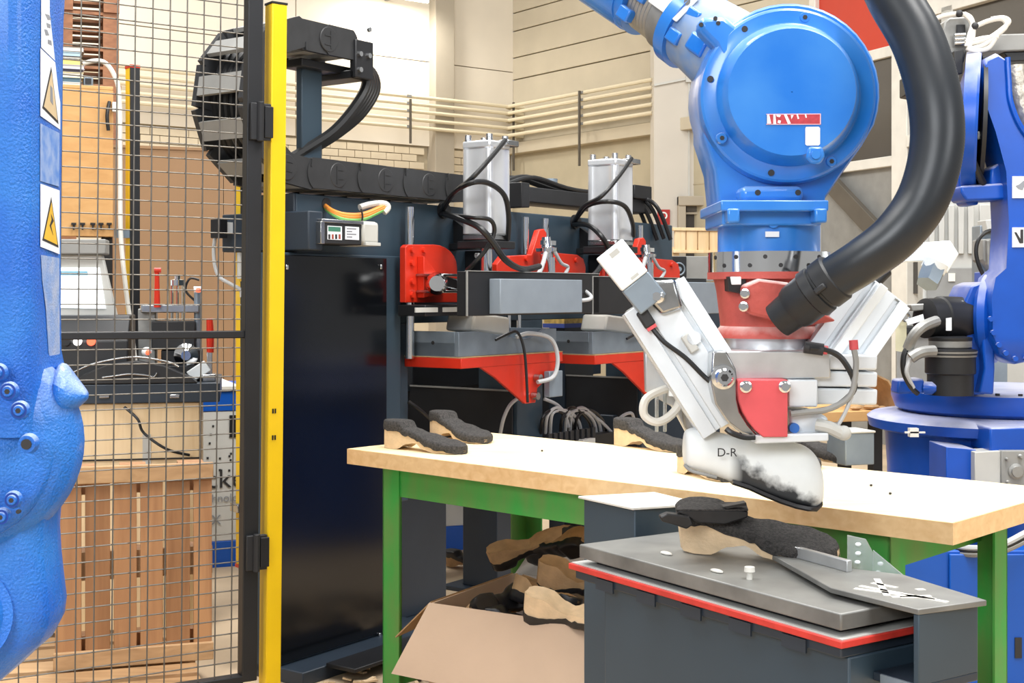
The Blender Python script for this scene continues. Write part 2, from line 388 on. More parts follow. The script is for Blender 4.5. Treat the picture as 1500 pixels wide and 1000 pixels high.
part(wn, 'window_bar', MB().box(bx(1003), bx(1246), D0-.06, D0, bz(314), bz(311)), M['column'])
part(wn, 'window_blind', MB().box(bx(1005), bx(1244), D0-.05, D0-.01, bz(310), bz(302)), M['beamdark'])
# pipes along both walls
for i, zz in enumerate((4.41, 4.30, 4.185, 4.06, 3.94)):
    a = WL.w(-12, -.30, zz); c = WL.w(-.28, -.30, zz); c2 = WR.w(.28, -.30, zz); b = WR.w(3.72, -.30, zz)
    cm = (WL.w(-.05, -.30, zz)+WR.w(.05, -.30, zz))/2
    mb = MB().tube([a, WL.w(-.6, -.30, zz), c, cm, c2, WR.w(.6, -.30, zz), b], .03, 8, 4)
    single('conduit', mb, M['pipe'], ('topmost', 'second from top', 'middle', 'second from bottom', 'lowest')[i]+' of five cream conduits running around the far wall corner', 'conduit', a, 'cream conduits on the far walls')
for px, y0, y1, fr in ((601, 145, 210, WL), (752, 150, 250, WL), (849, 133, 243, WR)):
    x, z0 = fr.hit(px, y1, -.36); _, z1 = fr.hit(px, y0, -.36)
    t = thing('pipe_hanger', {601: 'thin dark pipe hanger rod on the cream wall left of the column', 752: 'thin dark pipe hanger rod in the far wall corner', 849: 'thin dark pipe hanger rod on the right panelled wall'}[px], 'bracket', fr.w(x, -.36, z0), 'pipe hanger rods')
    part(t, 'rod', MB(fr).box(x-.014, x+.014, -.38, -.35, z0, z1), M['beamdark'])
    for zz in (4.41, 4.30, 4.185, 4.06, 3.94): part(t, 'clip', MB(fr).box(x-.04, x+.04, -.34, -.24, zz-.02, zz+.02), M['grey'])
# lamp on the left wall
lx, lz = WL.hit(608, -1, -.6)
t = thing('ceiling_light', 'white tube lamp at the top of the cream wall beside the column', 'lamp', WL.w(lx, -.6, lz))
part(t, 'housing', MB(WL).box(lx-.6, lx+.25, -.66, -.54, lz+.03, lz+.1), M['offwhite'])
part(t, 'tube', MB().cyl(WL.w(lx-.58, -.6, lz), WL.w(lx+.23, -.6, lz), .03), M['tube'])
part(t, 'bracket', MB(WL).box(lx-.2, lx-.15, -.6, -.04, lz+.05, lz+.09), M['grey'])
ll = area('tube_light', WL.w(lx-.2, -.62, lz-.06), WL.w(lx-.2, -.1, lz-3), .9, .12, 60, (1, .96, .88))
# fire hose sign
sg = thing('fire_hose_sign', 'small red sign with white hose reel symbol on pale wall', 'sign', P(972, 318, D0-.03))
part(sg, 'sign_board', MB().box(bx(963), bx(981), D0-.03, D0-.005, bz(329), bz(307)), M['signred'])
cc = P(972, 316, D0-.035); pts = [cc+Vector((.045*math.cos(a), 0, .045*math.sin(a))) for a in [math.radians(q) for q in range(200, -100, -30)]]
part(sg, 'hose_symbol', MB().tube(pts+[pts[-1]+Vector((-.02, 0, -.06))], .012, 6, 2), M['white'])
# brown partition board
BF = Fr(P(205, 430, 9.2)*1, (.94, .34, 0)); BF.o.z = 0
x0, z1 = BF.hit(165, 216); x1, _ = BF.hit(405, 222)
t = thing('partition_board', 'wide brown board partition standing behind the wire gate', 'partition', BF.w(x0, 0, 0))
xs = [x0+(x1-x0)*i/3 for i in range(4)]
for i in range(3): part(t, 'panel', MB(BF).box(xs[i]+.003, xs[i+1]-.003, 0, .04, 0.02, z1), M['brown'])
part(t, 'top_rail', MB(BF).box(x0, x1, -.01, .06, z1, z1+.02), M['brown'])
part(t, 'foot_rail', MB(BF).box(x0, x1, -.02, .08, 0, .05), M['brown'])
# white framed machine guard at right
WD = Fr(P(1312, 430, 12), (.4, -.917, 0)); WD.o.z = 0
t = thing('machine_guard', 'tall white framed machine guard with dark panes and red panel', 'machine guard', WD.w(.2, 0, 0))
def wd(name, px0, px1, py0, py1, y0, y1, m, pxr=None):
    xa, za = WD.hit((px0+px1)/2, py1, y0); _, zb = WD.hit((px0+px1)/2, py0, y0); xa, _ = WD.hit(px0, py0, y0); xb, _ = WD.hit(px1, py0, y0)
    return part(t, name, MB(WD).box(xa, xb, y0, y1, za, zb), m, bevel=.006)
xa = WD.hit(1312, 100)[0]; xb = WD.hit(1335, 100)[0]; xl = WD.hit(1200, 100)[0]; xr = WD.hit(1385, 100)[0]; xe = WD.hit(1500, 100)[0]+.3
def zat(px, py): return WD.hit(px, py)[1]
part(t, 'post', MB(WD).box(xa, xb, -.05, .08, 0, zat(1312, -60)), M['offwhite'], bevel=.006)
part(t, 'post', MB(WD).box(xl-.1, xl, -.05, .08, 0, zat(1312, -60)), M['offwhite'], bevel=.006)
part(t, 'post', MB(WD).box(xr, xr+.14, -.05, .08, 0, zat(1390, 10)), M['lightgrey'], bevel=.006)
for y0, y1 in ((66, 82), (228, 243)):
    part(t, 'rail', MB(WD).box(xl, xa, -.04, .06, zat(1312, y1), zat(1312, y0)), M['offwhite'], bevel=.006)
part(t, 'rail', MB(WD).box(xb, xr+.1, -.06, .06, zat(1350, 214), zat(1350, 196)), M['offwhite'], bevel=.006)
part(t, 'rail', MB(WD).box(xb, xe, -.05, .07, zat(1385, 20), zat(1385, -6)), M['offwhite'], bevel=.006)
part(t, 'red_panel', MB(WD).box(xl, xa, 0, .03, zat(1312, 66), zat(1312, -60)), M['redpanel'])
part(t, 'dark_pane', MB(WD).box(xl, xa, 0, .02, zat(1312, 228), zat(1312, 82)), M['darkglass'])
part(t, 'dark_pane', MB(WD).box(xb, xe, .02, .04, zat(1385, 430), zat(1385, 20)), M['darkglass'])
part(t, 'lower_panel', MB(WD).box(xl, xa, .02, .04, 0, zat(1312, 243)), M['grey'])
part(t, 'brace', MB().beam(WD.w(xl+.1, -.08, zat(1235, 246)), WD.w(xa-.12, -.08, zat(1300, 345)), .06, .17), M['beamdark'], bevel=.005)
part(t, 'rail', MB(WD).box(xr-.02, xr+.01, -.06, .0, 0, zat(1385, 205)), M['lightgrey'])
# grey cabinet behind the second robot
GC = Fr(P(1340, 430, 7.2), (.97, -.24, 0)); GC.o.z = 0
t = thing('control_cabinet', 'pale grey ribbed control cabinet behind the second blue robot', 'cabinet', GC.w(.3, 0, 0))
gx0 = GC.hit(1352, 400)[0]; gx1 = GC.hit(1545, 400)[0]
def gz(py): return GC.hit(1400, py)[1]
part(t, 'body', MB(GC).box(gx0, gx1, .02, .5, 0, gz(290)), M['lightgrey'], bevel=.008)
part(t, 'door', MB(GC).box(gx0+.02, gx0+.27, .0, .02, gz(520), gz(392)), M['grey'], bevel=.004)
for i in range(5): part(t, 'rib', MB(GC).box(gx0+.03+i*.05, gx0+.06+i*.05, -.01, .02, gz(372), gz(300)), M['lightgrey'], bevel=.004)
part(t, 'door', MB(GC).box(gx0+.29, gx1-.02, .0, .02, .05, gz(300)), M['lightgrey'], bevel=.004)
part(t, 'latch', MB(GC).box(gx0+.13, gx0+.165, -.01, .01, gz(412), gz(400)), M['offwhite'])
part(t, 'base_box', MB(GC).box(gx0-.14, gx0+.3, -.1, .05, 0, gz(488)), M['grey'], bevel=.006)
part(t, 'shelf', MB(GC).box(gx0-.14, gx0+.32, -.14, .02, gz(488), gz(478)), M['black'], bevel=.004)
part(t, 'meter_box', MB(GC).box(gx0-.11, gx0+.06, -.12, 0, gz(478), gz(455)), M['grey'], bevel=.005)
# ================================================================ yellow post and wire gate
lean = Vector((.0095, 0, 1)).normalized()
GF = Fr(P(373, 430, 4.0), (.844, .536, 0), (0, 0, 1)); GF.o.z = 0
GF.ez = lean; GF.ex = (GF.ex-lean*GF.ex.dot(lean)).normalized(); GF.ey = GF.ez.cross(GF.ex); GF.o = P(373, 430, 4.0)-GF.ez*(1.38/lean.z)
t = thing('fence_post', 'thick yellow square fence post standing in front of the black press', 'post', GF.w(.09, 0, 0))
YF = Fr(P(382, 430, 4.0), (.93, .36, 0)); YF.ez = lean; YF.ex = (YF.ex-lean*YF.ex.dot(lean)).normalized(); YF.ey = YF.ez.cross(YF.ex); YF.o = P(395, 430, 4.0)-YF.ez*(1.38/lean.z)
ytop = YF.hit(397, 4, 0)[1]
# rotate so that one edge of the post points at the viewer
QF = Fr(YF.o, (.985, -.17, 0)); QF.ez = lean; QF.ex = (QF.ex-lean*QF.ex.dot(lean)).normalized(); QF.ey = QF.ez.cross(QF.ex)
QF = Fr(YF.o, (.80, .60, 0)); QF.ez = lean; QF.ex = (QF.ex-lean*QF.ex.dot(lean)).normalized(); QF.ey = QF.ez.cross(QF.ex)
part(t, 'tube', MB(QF).box(0, .05, -.0, .05, .012, ytop), M['yellow'], bevel=.003)
part(t, 'cap', MB(QF).box(-.001, .051, -.001, .051, ytop, ytop+.006), M['black'])
part(t, 'base_plate', MB(QF).box(-.05, .10, -.05, .10, 0, .012), M['yellow'])
for zz in (.94, 1.02):
    for k in (.012, .02): part(t, 'screw', MB(QF).box(k, k+.004, -.003, .0, zz, zz+.014), M['black'])
g = thing('wire_gate', 'black framed wire mesh gate hinged on the yellow post', 'gate', GF.w(-.4, 0, 0))
gx0, gxr = -1.16, -.012
gzt = GF.hit(373, -25)[1]; gzb = GF.hit(362, 986)[1]
part(g, 'stile', MB(GF).box(gxr-.024, gxr+.024, -.02, .02, gzb-.02, gzt), M['black'], bevel=.003)
part(g, 'stile', MB(GF).box(gx0-.02, gx0+.02, -.02, .02, gzb-.02, gzt), M['black'], bevel=.003)
part(g, 'rail', MB(GF).box(gx0, gxr-.02, -.02, .02, gzb-.03, gzb), M['black'], bevel=.003)
part(g, 'rail', MB(GF).box(gx0, gxr-.02, -.02, .02, gzt-.02, gzt+.01), M['black'], bevel=.003)
zm = GF.hit(300, 490)[1]
part(g, 'rail', MB(GF).box(gx0, gxr-.02, -.014, .012, zm-.011, zm+.011), M['black'], bevel=.003)
wm = mat('galvanised_wire', '6f6a62', .45, .5, .2, 30)
hw = to_mesh('wire', MB().cyl((0, 0, 0), (1.115, 0, 0), .0021, n=6)); hw.materials.append(wm)
vw = to_mesh('wire', MB().cyl((0, 0, 0), (0, 0, gzt-gzb), .0021, n=6)); vw.materials.append(wm)
n = int((gzt-gzb)/.0425)
for i in range(1, n+1):
    m = GF.mat(); m.translation = GF.w(gx0, -.005, gzb+.0425*i); piece(g, 'wire', hw, m)
x = gxr-.055
while x > gx0+.02:
    m = GF.mat(); m.translation = GF.w(x, -.0095, gzb); piece(g, 'wire', vw, m); x -= .0505
for a, b in ((152, 206), (782, 833)):
    z0 = GF.hit(382, b, -.02)[1]; z1 = GF.hit(382, a, -.02)[1]
    h = part(g, 'hinge', MB(GF).box(-.03, .034, -.034, -.019, z0, z1).cyl((.0, -.034, z0-.004), (.0, -.034, z1+.004), .011, n=10), M['blackplastic'], bevel=.002)
    part(h, 'hinge_leaf', MB(GF).box(.012, .04, -.038, -.03, z0+.008, z1-.008), M['black'], bevel=.002)

# ================================================================ things behind the gate
# upright slatted pallet standing on a flat pallet
UF = Fr(P(92, 430, 4.62), (.955, .296, 0)); UF.o.z = 0
ux0 = 0.0; ux1 = UF.hit(312, 820)[0]; uz0 = UF.hit(200, 972)[1]; uz1 = UF.hit(200, 682)[1]; ux0 = UF.hit(78, 820)[0]
t = thing('upright_pallet', 'brown wooden pallet standing upright with vertical slats behind the gate', 'pallet', UF.w(.3, 0, uz0))
gaps = [122, 164, 203, 241, 281]; ed = [78]+gaps+[313]
xs = [UF.hit(p, 820)[0] for p in ed]
for i in range(6):
    part(t, 'slat', MB(UF).box(xs[i]+.006, xs[i+1]-.006, random.uniform(-.003, .003), .02, uz0+.01, uz1-.01+random.uniform(-.01, .0)), M['pallet2' if i in (1, 4) else 'pallet'], bevel=.002)
part(t, 'cross_board', MB(UF).box(ux0, ux1, -.022, -.002, uz1-.055, uz1+.005), M['palletx'], bevel=.003)
part(t, 'cross_board', MB(UF).box(ux0, ux1, -.022, -.002, uz0, uz0+.062), M['palletx'], bevel=.003)
part(t, 'cross_board', MB(UF).box(ux0, ux1, .022, .04, (uz0+uz1)/2-.05, (uz0+uz1)/2+.05), M['palletx'], bevel=.003)
for xx in (ux0+.05, (ux0+ux1)/2-.05, ux1-.12):
    for zz in (uz0+.0, (uz0+uz1)/2-.05, uz1-.1): part(t, 'block', MB(UF).box(xx, xx+.09, .04, .12, zz, zz+.1), M['pallet'])
t = thing('flat_pallet', 'low wooden pallet lying on the floor under the upright one', 'pallet', UF.w(.3, .1, 0))
for i in range(5): part(t, 'deck_board', MB(UF).box(ux0-.28, ux1-.06, -.32+i*.17, -.2+i*.17, uz0-.024, uz0-.003), M['palletx'], bevel=.003)
for xx in (ux0-.26, (ux0+ux1)/2-.2, ux1-.18):
    part(t, 'bearer', MB(UF).box(xx, xx+.1, -.32, .48, uz0-.044, uz0-.024), M['palletx'], bevel=.003)
    for yy in (-.32, .03, .38): part(t, 'block', MB(UF).box(xx, xx+.1, yy, yy+.1, .02, uz0-.044), M['pallet'], bevel=.003)
    part(t, 'runner', MB(UF).box(xx, xx+.1, -.32, .48, 0, .02), M['palletx'])
# bench with black top
BN = Fr(P(110, 430, 5.35), (.98, .2, 0)); BN.o.z = 0
bx0 = BN.hit(40, 590)[0]; bx1 = BN.hit(322, 590)[0]; bz1 = BN.hit(200, 562)[1]; bz0 = BN.hit(200, 590)[1]; bxc = BN.hit(292, 620)[0]
t = thing('assembly_bench', 'workbench with a black top and pale plywood front behind the gate', 'workbench', BN.w(.3, .3, 0))
part(t, 'top', MB(BN).box(bx0, bx1, -.02, .62, bz0, bz1), M['navy2'], bevel=.004)
part(t, 'front_panel', MB(BN).box(bx0+.03, bxc, .0, .02, .02, bz0), M['crate'], bevel=.003)
part(t, 'side_panel', MB(BN).box(bxc-.02, bxc, .02, .58, .02, bz0), M['crate'])
part(t, 'side_panel', MB(BN).box(bx0+.03, bx0+.05, .02, .58, .0, bz0), M['crate'])
zc = BN.hit(200, 672)[1]
part(t, 'seam_strip', MB(BN).box(bx0+.03, bxc, -.006, .0, zc-.004, zc+.002), M['black'])
zb_ = BN.hit(215, 680)[1]; zt_ = BN.hit(215, 636)[1]; xa = BN.hit(209, 650)[0]; xb = BN.hit(221, 650)[0]
part(t, 'tape_strip', MB(BN).box(xa, xb, -.004, .0, zb_, zt_), M['lightgrey'])
for px in (153, 256):
    xx, zz = BN.hit(px, 580, -.02); part(t, 'drawer_pull', MB(BN).box(xx-.02, xx+.02, -.03, -.02, zz-.008, zz+.008), M['steel'], bevel=.003)
single('bench_cable', MB().tube([BN.w(*p) for p in [(BN.hit(183, 595)[0], -.03, BN.hit(183, 595)[1]), (BN.hit(203, 612)[0], -.05, BN.hit(203, 612)[1]), (BN.hit(212, 632)[0], -.05, BN.hit(212, 632)[1]), (BN.hit(245, 655)[0], -.06, BN.hit(245, 655)[1]), (BN.hit(278, 665)[0], -.03, BN.hit(278, 665)[1])]], .006), M['cable_black'], 'black forked cable hanging on the plywood front of the bench', 'cable', BN.w(*[BN.hit(212, 632)[0], -.05, BN.hit(212, 632)[1]]))
# console with monitor on the bench
def bh_(px, py, y=0.0): return BN.hit(px, py, y)
cx0 = bh_(60, 500, .12)[0]; cx1 = bh_(188, 500, .12)[0]
t = thing('operator_console', 'black operator console with lit white and red buttons on the bench', 'console', BN.w((cx0+cx1)/2, .3, bz1))
part(t, 'housing', MB(BN).prism([(cx0, .10, bz1), (cx0, .10, bh_(100, 500, .1)[1]), (cx0, .22, bh_(100, 462, .2)[1]), (cx0, .5, bh_(100, 462, .2)[1]), (cx0, .5, bz1)], BN.ex*0+Vector((cx1-cx0, 0, 0))), M['blackplastic'], bevel=.006)
for px, mm, nm in ((97, M['black'], 'button'), (114, M['lampwhite'], 'button'), (134, M['lampred'], 'button')):
    xx, zz = bh_(px, 500, .10); part(t, nm, MB(BN).cyl((xx, .105, zz), (xx, .085, zz), .017, n=16), mm)
t2 = thing('monitor', 'grey bezelled monitor with white screen above the black console', 'monitor', BN.w((cx0+cx1)/2, .4, bh_(100, 462, .3)[1]))
sx0 = bh_(60, 415, .36)[0]
def mq(pts, y): return [(bh_(a, b, y)[0], y, bh_(a, b, y)[1]) for a, b in pts]
part(t2, 'bezel', MB(BN).prism(mq([(50, 372), (150, 372), (172, 466), (50, 462)], .34), (0, .06, 0)), M['lightgrey'], bevel=.006)
part(t2, 'screen', MB(BN).prism(mq([(56, 392), (146, 392), (155, 452), (56, 450)], .335), (0, .01, 0)), M['screen'])
part(t2, 'menu_bar', MB(BN).prism(mq([(60, 397), (128, 397), (129, 403), (60, 403)], .332), (0, .004, 0)), mat('menu_blue', '7fb6cf', .5))
part(t2, 'hood', MB(BN).prism(mq([(50, 350), (155, 350), (155, 372), (50, 372)], .30), (0, .16, 0)), M['grey'], bevel=.005)
part(t2, 'stand', MB(BN).box(sx0, sx0+.2, .4, .46, bz1, bh_(100, 420, .4)[1]), M['blackplastic'])
# curved handle cover
t = thing('carry_cover', 'low black cover with two thin bow handles on the bench', 'cover', BN.w(bh_(195, 560)[0], .05, bz1))
pts = [(bh_(a, b, .05)[0], .05, max(bz1+.001, bh_(a, b, .05)[1])) for a, b in [(108, 561), (122, 548), (160, 533), (200, 528), (240, 534), (282, 552), (290, 561)]]
part(t, 'shell', MB(BN).prism([(p[0], -.02, p[2]) for p in pts], (0, .10, 0)), M['blackplastic'], bevel=.004)
part(t, 'bow_handle', MB().tube([BN.w(bh_(a, b, -.03)[0], -.03, bh_(a, b, -.03)[1]) for a, b in [(106, 546), (140, 532), (195, 523), (245, 530), (262, 537)]], .004), M['steel'])
part(t, 'bow_handle', MB().tube([BN.w(bh_(a, b, -.04)[0], -.04, bh_(a, b, -.04)[1]) for a, b in [(150, 553), (165, 551), (190, 548), (215, 550), (225, 552), (230, 546)]], .004), M['steel'])
# clamping fixture
def bp(px, py, y): q = bh_(px, py, y); return (q[0], y, q[1])
t = thing('clamping_fixture', 'black and chrome clamping fixture with red lever standing on the bench', 'fixture', BN.w(bh_(250, 560, .2)[0], .2, bz1))
def bq(T, name, px0, px1, py0, py1, y0, y1, m, bev=.004):
    xa, za = bh_(px0, py1, y0); xb, zb = bh_(px1, py0, y0); return part(T, name, MB(BN).box(xa, xb, y0, y1, max(za, bz1), zb), m, bevel=bev)
bq(t, 'base', 222, 300, 535, 562, .12, .34, M['blackplastic'])
bq(t, 'column', 202, 228, 452, 562, .2, .34, M['dust_steel'])
bq(t, 'jaw_block', 222, 286, 470, 512, .16, .32, M['black'])
bq(t, 'jaw_block', 236, 296, 512, 540, .18, .32, M['blackplastic'])
bq(t, 'top_bar', 206, 292, 446, 458, .16, .26, M['steel'])
xx, zz = bh_(262, 520, .14); part(t, 'clamp_wheel', MB(BN).lathe([(0, .02), (.3, .05), (.7, .05), (1, .03)], (xx+.03, .10, zz), (xx+.03, .17, zz), 18), M['chrome'])
for px in (252, 260, 268):
    part(t, 'guide_rod', MB().cyl(BN.w(*bp(px, 472, .18)), BN.w(*bp(px, 412, .18)), .006, n=10), M['chrome'])
part(t, 'cap', MB().lathe([(0, .03), (.5, .03), (.6, .012), (1, .012)], BN.w(*bp(260, 418, .18)), BN.w(*bp(260, 402, .18)), 14), M['chrome'])
part(t, 'red_lever', MB().tube([BN.w(*bp(230, 450, .14)), BN.w(*bp(230, 420, .14)), BN.w(*bp(230, 397, .14))], .01, 8, 3, rad=[.014, .011, .009]).cyl(BN.w(*bp(226, 396, .14)), BN.w(*bp(236, 396, .14)), .012, n=10), M['red'], label='red lever with forked tip')
part(t, 'air_cylinder', MB().cyl(BN.w(*bp(289, 540, .2)), BN.w(*bp(289, 426, .2)), .014, n=12), M['grey_steel'])
part(t, 'sensor', MB().cyl(BN.w(*bp(284, 424, .16)), BN.w(*bp(296, 424, .16)), .014, n=10), M['white'])
part(t, 'sensor_lamp', MB().cyl(BN.w(*bp(289, 425, .135)), BN.w(*bp(292, 425, .125)), .009, n=8), M['lampred'])
part(t, 'hose', MB().tube([BN.w(*bp(292, 410, .2)), BN.w(*bp(278, 408, .2)), BN.w(*bp(272, 425, .2)), BN.w(*bp(285, 440, .2))], .005), M['cable_black'])
t = thing('signal_sensor', 'small white sensor with red light on a stalk before the fixture', 'sensor', BN.w(*bp(215, 560, .06)))
part(t, 'stalk', MB(BN).box(bh_(213, 500, .06)[0], bh_(217, 500, .06)[0], .055, .075, bz1, bh_(215, 518, .06)[1]), M['grey'])
part(t, 'head', MB().ball(BN.w(*bp(215, 515, .06)), .022, .022, .02), M['white'])
part(t, 'lamp', MB().ball(BN.w(*bp(217, 516, .035)), .011), M['lampred'])
# toggle clamp with red grip on the blue and white machine
t = thing('toggle_clamp', 'chromed toggle clamp with long red grip beside the fixture', 'clamp', BN.w(*bp(305, 560, .1)))
bq(t, 'base', 296, 316, 548, 562, .08, .2, M['steel'])
part(t, 'lever', MB(BN).box(bh_(303, 540, .12)[0], bh_(311, 540, .12)[0], .115, .135, bz1+.02, bh_(307, 515, .12)[1]), M['steel'], bevel=.002)
part(t, 'red_grip', MB().tube([BN.w(*bp(308, 516, .125)), BN.w(*bp(308, 490, .125)), BN.w(*bp(307, 466, .125))], .014, 10, 3, rad=[.015, .016, .013]), M['red'])
part(t, 'linkage', MB().beam(BN.w(*bp(278, 552, .1)), BN.w(*bp(304, 535, .1)), .02, .05), M['white'], bevel=.004)
# grey and blue machine with lettering
WC = Fr(P(330, 430, 6.73), (.935, .355, 0)); WC.o.z = 0
def wc(px, py, y=0.0): return WC.hit(px, py, y)
wx0 = wc(262, 700)[0]; wx1 = wc(716, 760)[0]; wz = wc(320, 571)[1]
t = thing('spray_cabinet', 'long pale grey machine with blue base band and black lettering behind the press', 'machine', WC.w((wx0+wx1)/2, .3, 0))
zb0 = wc(330, 836)[1]; zb1 = wc(330, 792)[1]; zt0 = wc(320, 602)[1]
part(t, 'body', MB(WC).box(wx0, wx1, 0, .7, zb1, zt0), M['cabinet'], bevel=.004)
part(t, 'base_band', MB(WC).box(wx0, wx1, -.004, .7, zb0, zb1), M['blue_paint'], bevel=.003)
part(t, 'top_band', MB(WC).box(wx0, wx1, -.004, .7, zt0, wz), M['blue_paint'], bevel=.003)
part(t, 'worktop', MB(WC).box(wx0, wc(352, 560)[0], -.02, .7, wz, wz+.02), M['offwhite'], bevel=.003)
xx, z1 = wc(336, 608); xx2, z0 = wc(347, 640)
part(t, 'vent', MB(WC).box(xx, xx2, -.006, .0, z0, z1), M['black'])
for k in range(7): part(t, 'foot', MB(WC).box(wx0+.1+k*(wx1-wx0-.25)/6, wx0+.18+k*(wx1-wx0-.25)/6, .05, .13, 0, zb0), M['black'])
mw = facing((0, 0, 0), WC.ex, (0, 0, 1))
for body, px, py, sz, mm in (('cke', 330, 702, .135, M['ink']), ('hnology', 337, 729, .058, M['inkgrey']), ('IX', 314, 762, .07, M['inkgrey'])):
    xx, zz = wc(px, py, -.005); m = mw.copy(); m.translation = WC.w(xx, -.005, zz); text_on(t, 'lettering', body, m, sz, mm)
for _ in range(10):
    px, py = random.uniform(296, 345), random.uniform(605, 690); xx, zz = wc(px, py); part(t, 'rivet', MB(WC).box(xx-.005, xx+.005, -.003, .002, zz-.005, zz+.005), M['ink'])
# yellow and black light curtain posts
YP = Fr(P(190, 430, 6.25), (.80, .60, 0)); YP.o.z = 0
t = thing('light_curtain', 'tall yellow and black light curtain post with red top behind the bench', 'light curtain', YP.w(0, 0, 0), 'yellow light curtain posts')
yz1 = YP.hit(190, 99)[1]
part(t, 'yellow_profile', MB(YP).box(-.0, .04, 0.0, .055, .01, yz1), M['yellow'], bevel=.002)
part(t, 'black_window', MB(YP).box(-.0, .045, -.012, .0, .01, yz1), M['black'])
part(t, 'red_cap', MB(YP).box(-.002, .046, -.014, .057, yz1, yz1+.014), M['red'])
part(t, 'foot', MB(YP).box(-.06, .12, -.06, .12, 0, .012), M['black'])
yz = YP.hit(185, 342)[1]; part(t, 'bracket', MB(YP).box(-.06, .0, .0, .04, yz-.02, yz+.02), M['grey_steel'])
# white hose
single('air_hose', MB().tube([P(a, b, 6.2) for a, b in [(122, 93), (140, 89), (155, 93), (168, 112), (175, 145), (176, 250), (177, 345), (184, 420), (192, 480), (197, 520), (200, 546)]], .011, 8), M['offwhite'], 'white hose arching over the plywood board and hanging beside the yellow post', 'hose', P(176, 250, 6.2))
# plywood tool board on a frame
TB = Fr(P(90, 430, 6.3), (.93, .36, 0)); TB.o.z = 0
def tb(px, py, y=0.0): return TB.hit(px, py, y)
tx0 = tb(20, 300)[0]; tx1 = tb(166, 300)[0]; tz0 = tb(120, 346)[1]; tz1 = tb(120, 130)[1]
t = thing('tool_cupboard', 'plywood cupboard on dark posts with black tool hooks along its lower edge', 'cupboard', TB.w(tx0, 0, 0))
part(t, 'front_panel', MB(TB).box(tx0, tx1, 0, .02, tz0, tz1), M['ply'], bevel=.003)
part(t, 'side_panel', MB(TB).box(tx1-.015, tx1+.0, .02, .32, tz0, tz1), M['ply'], bevel=.003)
part(t, 'top_panel', MB(TB).box(tx0, tx1, .0, .32, tz1-.0, tz1+.018), M['ply'], bevel=.003)
for xx in (tx0, tx1-.05): part(t, 'post', MB(TB).box(xx, xx+.05, .05, .1, 0, tz0), M['black'])
for px in (108, 121, 136, 148, 160):
    xx, zz = tb(px, 330, -.02); h = part(t, 'hook', MB(TB).box(xx-.011, xx+.011, -.03, .0, zz+.003, zz+.012).box(xx-.004, xx+.004, -.026, -.018, zz-.022, zz+.004), M['black'])
xx, zz = tb(160, 180, 0); part(t, 'cable_clip', MB().tube([TB.w(xx, -.01, zz+.1), TB.w(xx-.012, -.03, zz+.03), TB.w(xx-.006, -.03, zz-.04)], .009), M['black'])
part(t, 'socket', MB(TB).box(tb(164, 160)[0], tb(172, 160)[0], -.02, .02, tb(168, 164)[1], tb(168, 150)[1]), M['white'], bevel=.003)
# magazines on top of the cupboard
cols = ['d9dfe0', '4e6a78', 'e8d9a8', '3a3440', 'b7b1c4', 'e4cf7a', '2f2d33', 'a8c0cc', '6d5a4c']
zz = tz1+.019
for i, c in enumerate(cols):
    th = .014+.006*((i*7) % 3)
    nm = {'d9dfe0': 'white', '4e6a78': 'slate blue', 'e8d9a8': 'cream', '3a3440': 'dark plum', 'b7b1c4': 'pale lilac', 'e4cf7a': 'yellow', '2f2d33': 'black', 'a8c0cc': 'light blue', '6d5a4c': 'brown'}[c]
    xa = tb(84, 120)[0]+random.uniform(-.01, .01); xb = tb(122, 120)[0]+random.uniform(-.008, .008)
    b = thing('binder', nm+' binder lying in the stack on top of the plywood cupboard', 'binder', TB.w((xa+xb)/2, .1, zz), 'binders stacked on the cupboard')
    cm = mat('binder_cover', c, .5, 0, .05)
    part(b, 'cover', MB(TB).box(xa, xb, .02, .24, zz, zz+.003).box(xa, xb, .02, .24, zz+th-.003, zz+th).box(xa, xa+.004, .02, .24, zz, zz+th), cm)
    part(b, 'pages', MB(TB).box(xa+.004, xb-.004, .024, .235, zz+.003, zz+th-.003), cm if i % 2 else M['offwhite']); zz += th+.0005
bt = thing('small_meter', 'small grey meter box beside the binders on the cupboard', 'meter', TB.w(tb(130, 125)[0], .06, tz1+.019))
part(bt, 'body', MB(TB).box(tb(123, 125)[0], tb(137, 125)[0], .02, .1, tz1+.019, tz1+.062), M['grey_steel'], bevel=.004)
part(bt, 'face', MB(TB).box(tb(125, 125)[0], tb(134, 125)[0], .014, .02, tz1+.028, tz1+.054), M['black'])
# stack of pallets farther back
SP = Fr(P(176, 430, 10.6), (.94, .34, 0)); SP.o.z = 0
def mk_pallet():
    t = thing('stacked_pallet', 'wooden pallet low in the tall stack hidden by the plywood cupboard', 'pallet', SP.w(-.4, .4, 0), 'pallets in the tall stack')
    for i in range(3): part(t, 'deck_board', MB(SP).box(-.82, 0, .0+i*.33, .14+i*.33, .122, .144), M['palletred'])
    for xx in (-.82, -.47, -.12): part(t, 'bearer', MB(SP).box(xx, xx+.12, 0, .8, .1, .122), M['palletred'])
    for xx in (-.82, -.47, -.12):
        for yy in (.0, .33, .66): part(t, 'block', MB(SP).box(xx, xx+.12, yy, yy+.14, .022, .1), M['palletred'])
        part(t, 'runner', MB(SP).box(xx, xx+.12, 0, .8, 0, .022), M['palletred'])
    return t
p0 = mk_pallet(); base = p0.location.copy()
for i in range(1, 27):
    q = dup(p0); q.location = base+Vector((random.uniform(-.02, .02), random.uniform(-.02, .02), .1445*i))
    if i > 20: q['label'] = 'wooden pallet '+('just above the binders', 'one above the pallet behind the binders', 'third from the top', 'second from the top', 'next to the frame top', 'topmost')[i-21]+' of the tall stack behind the cupboard'

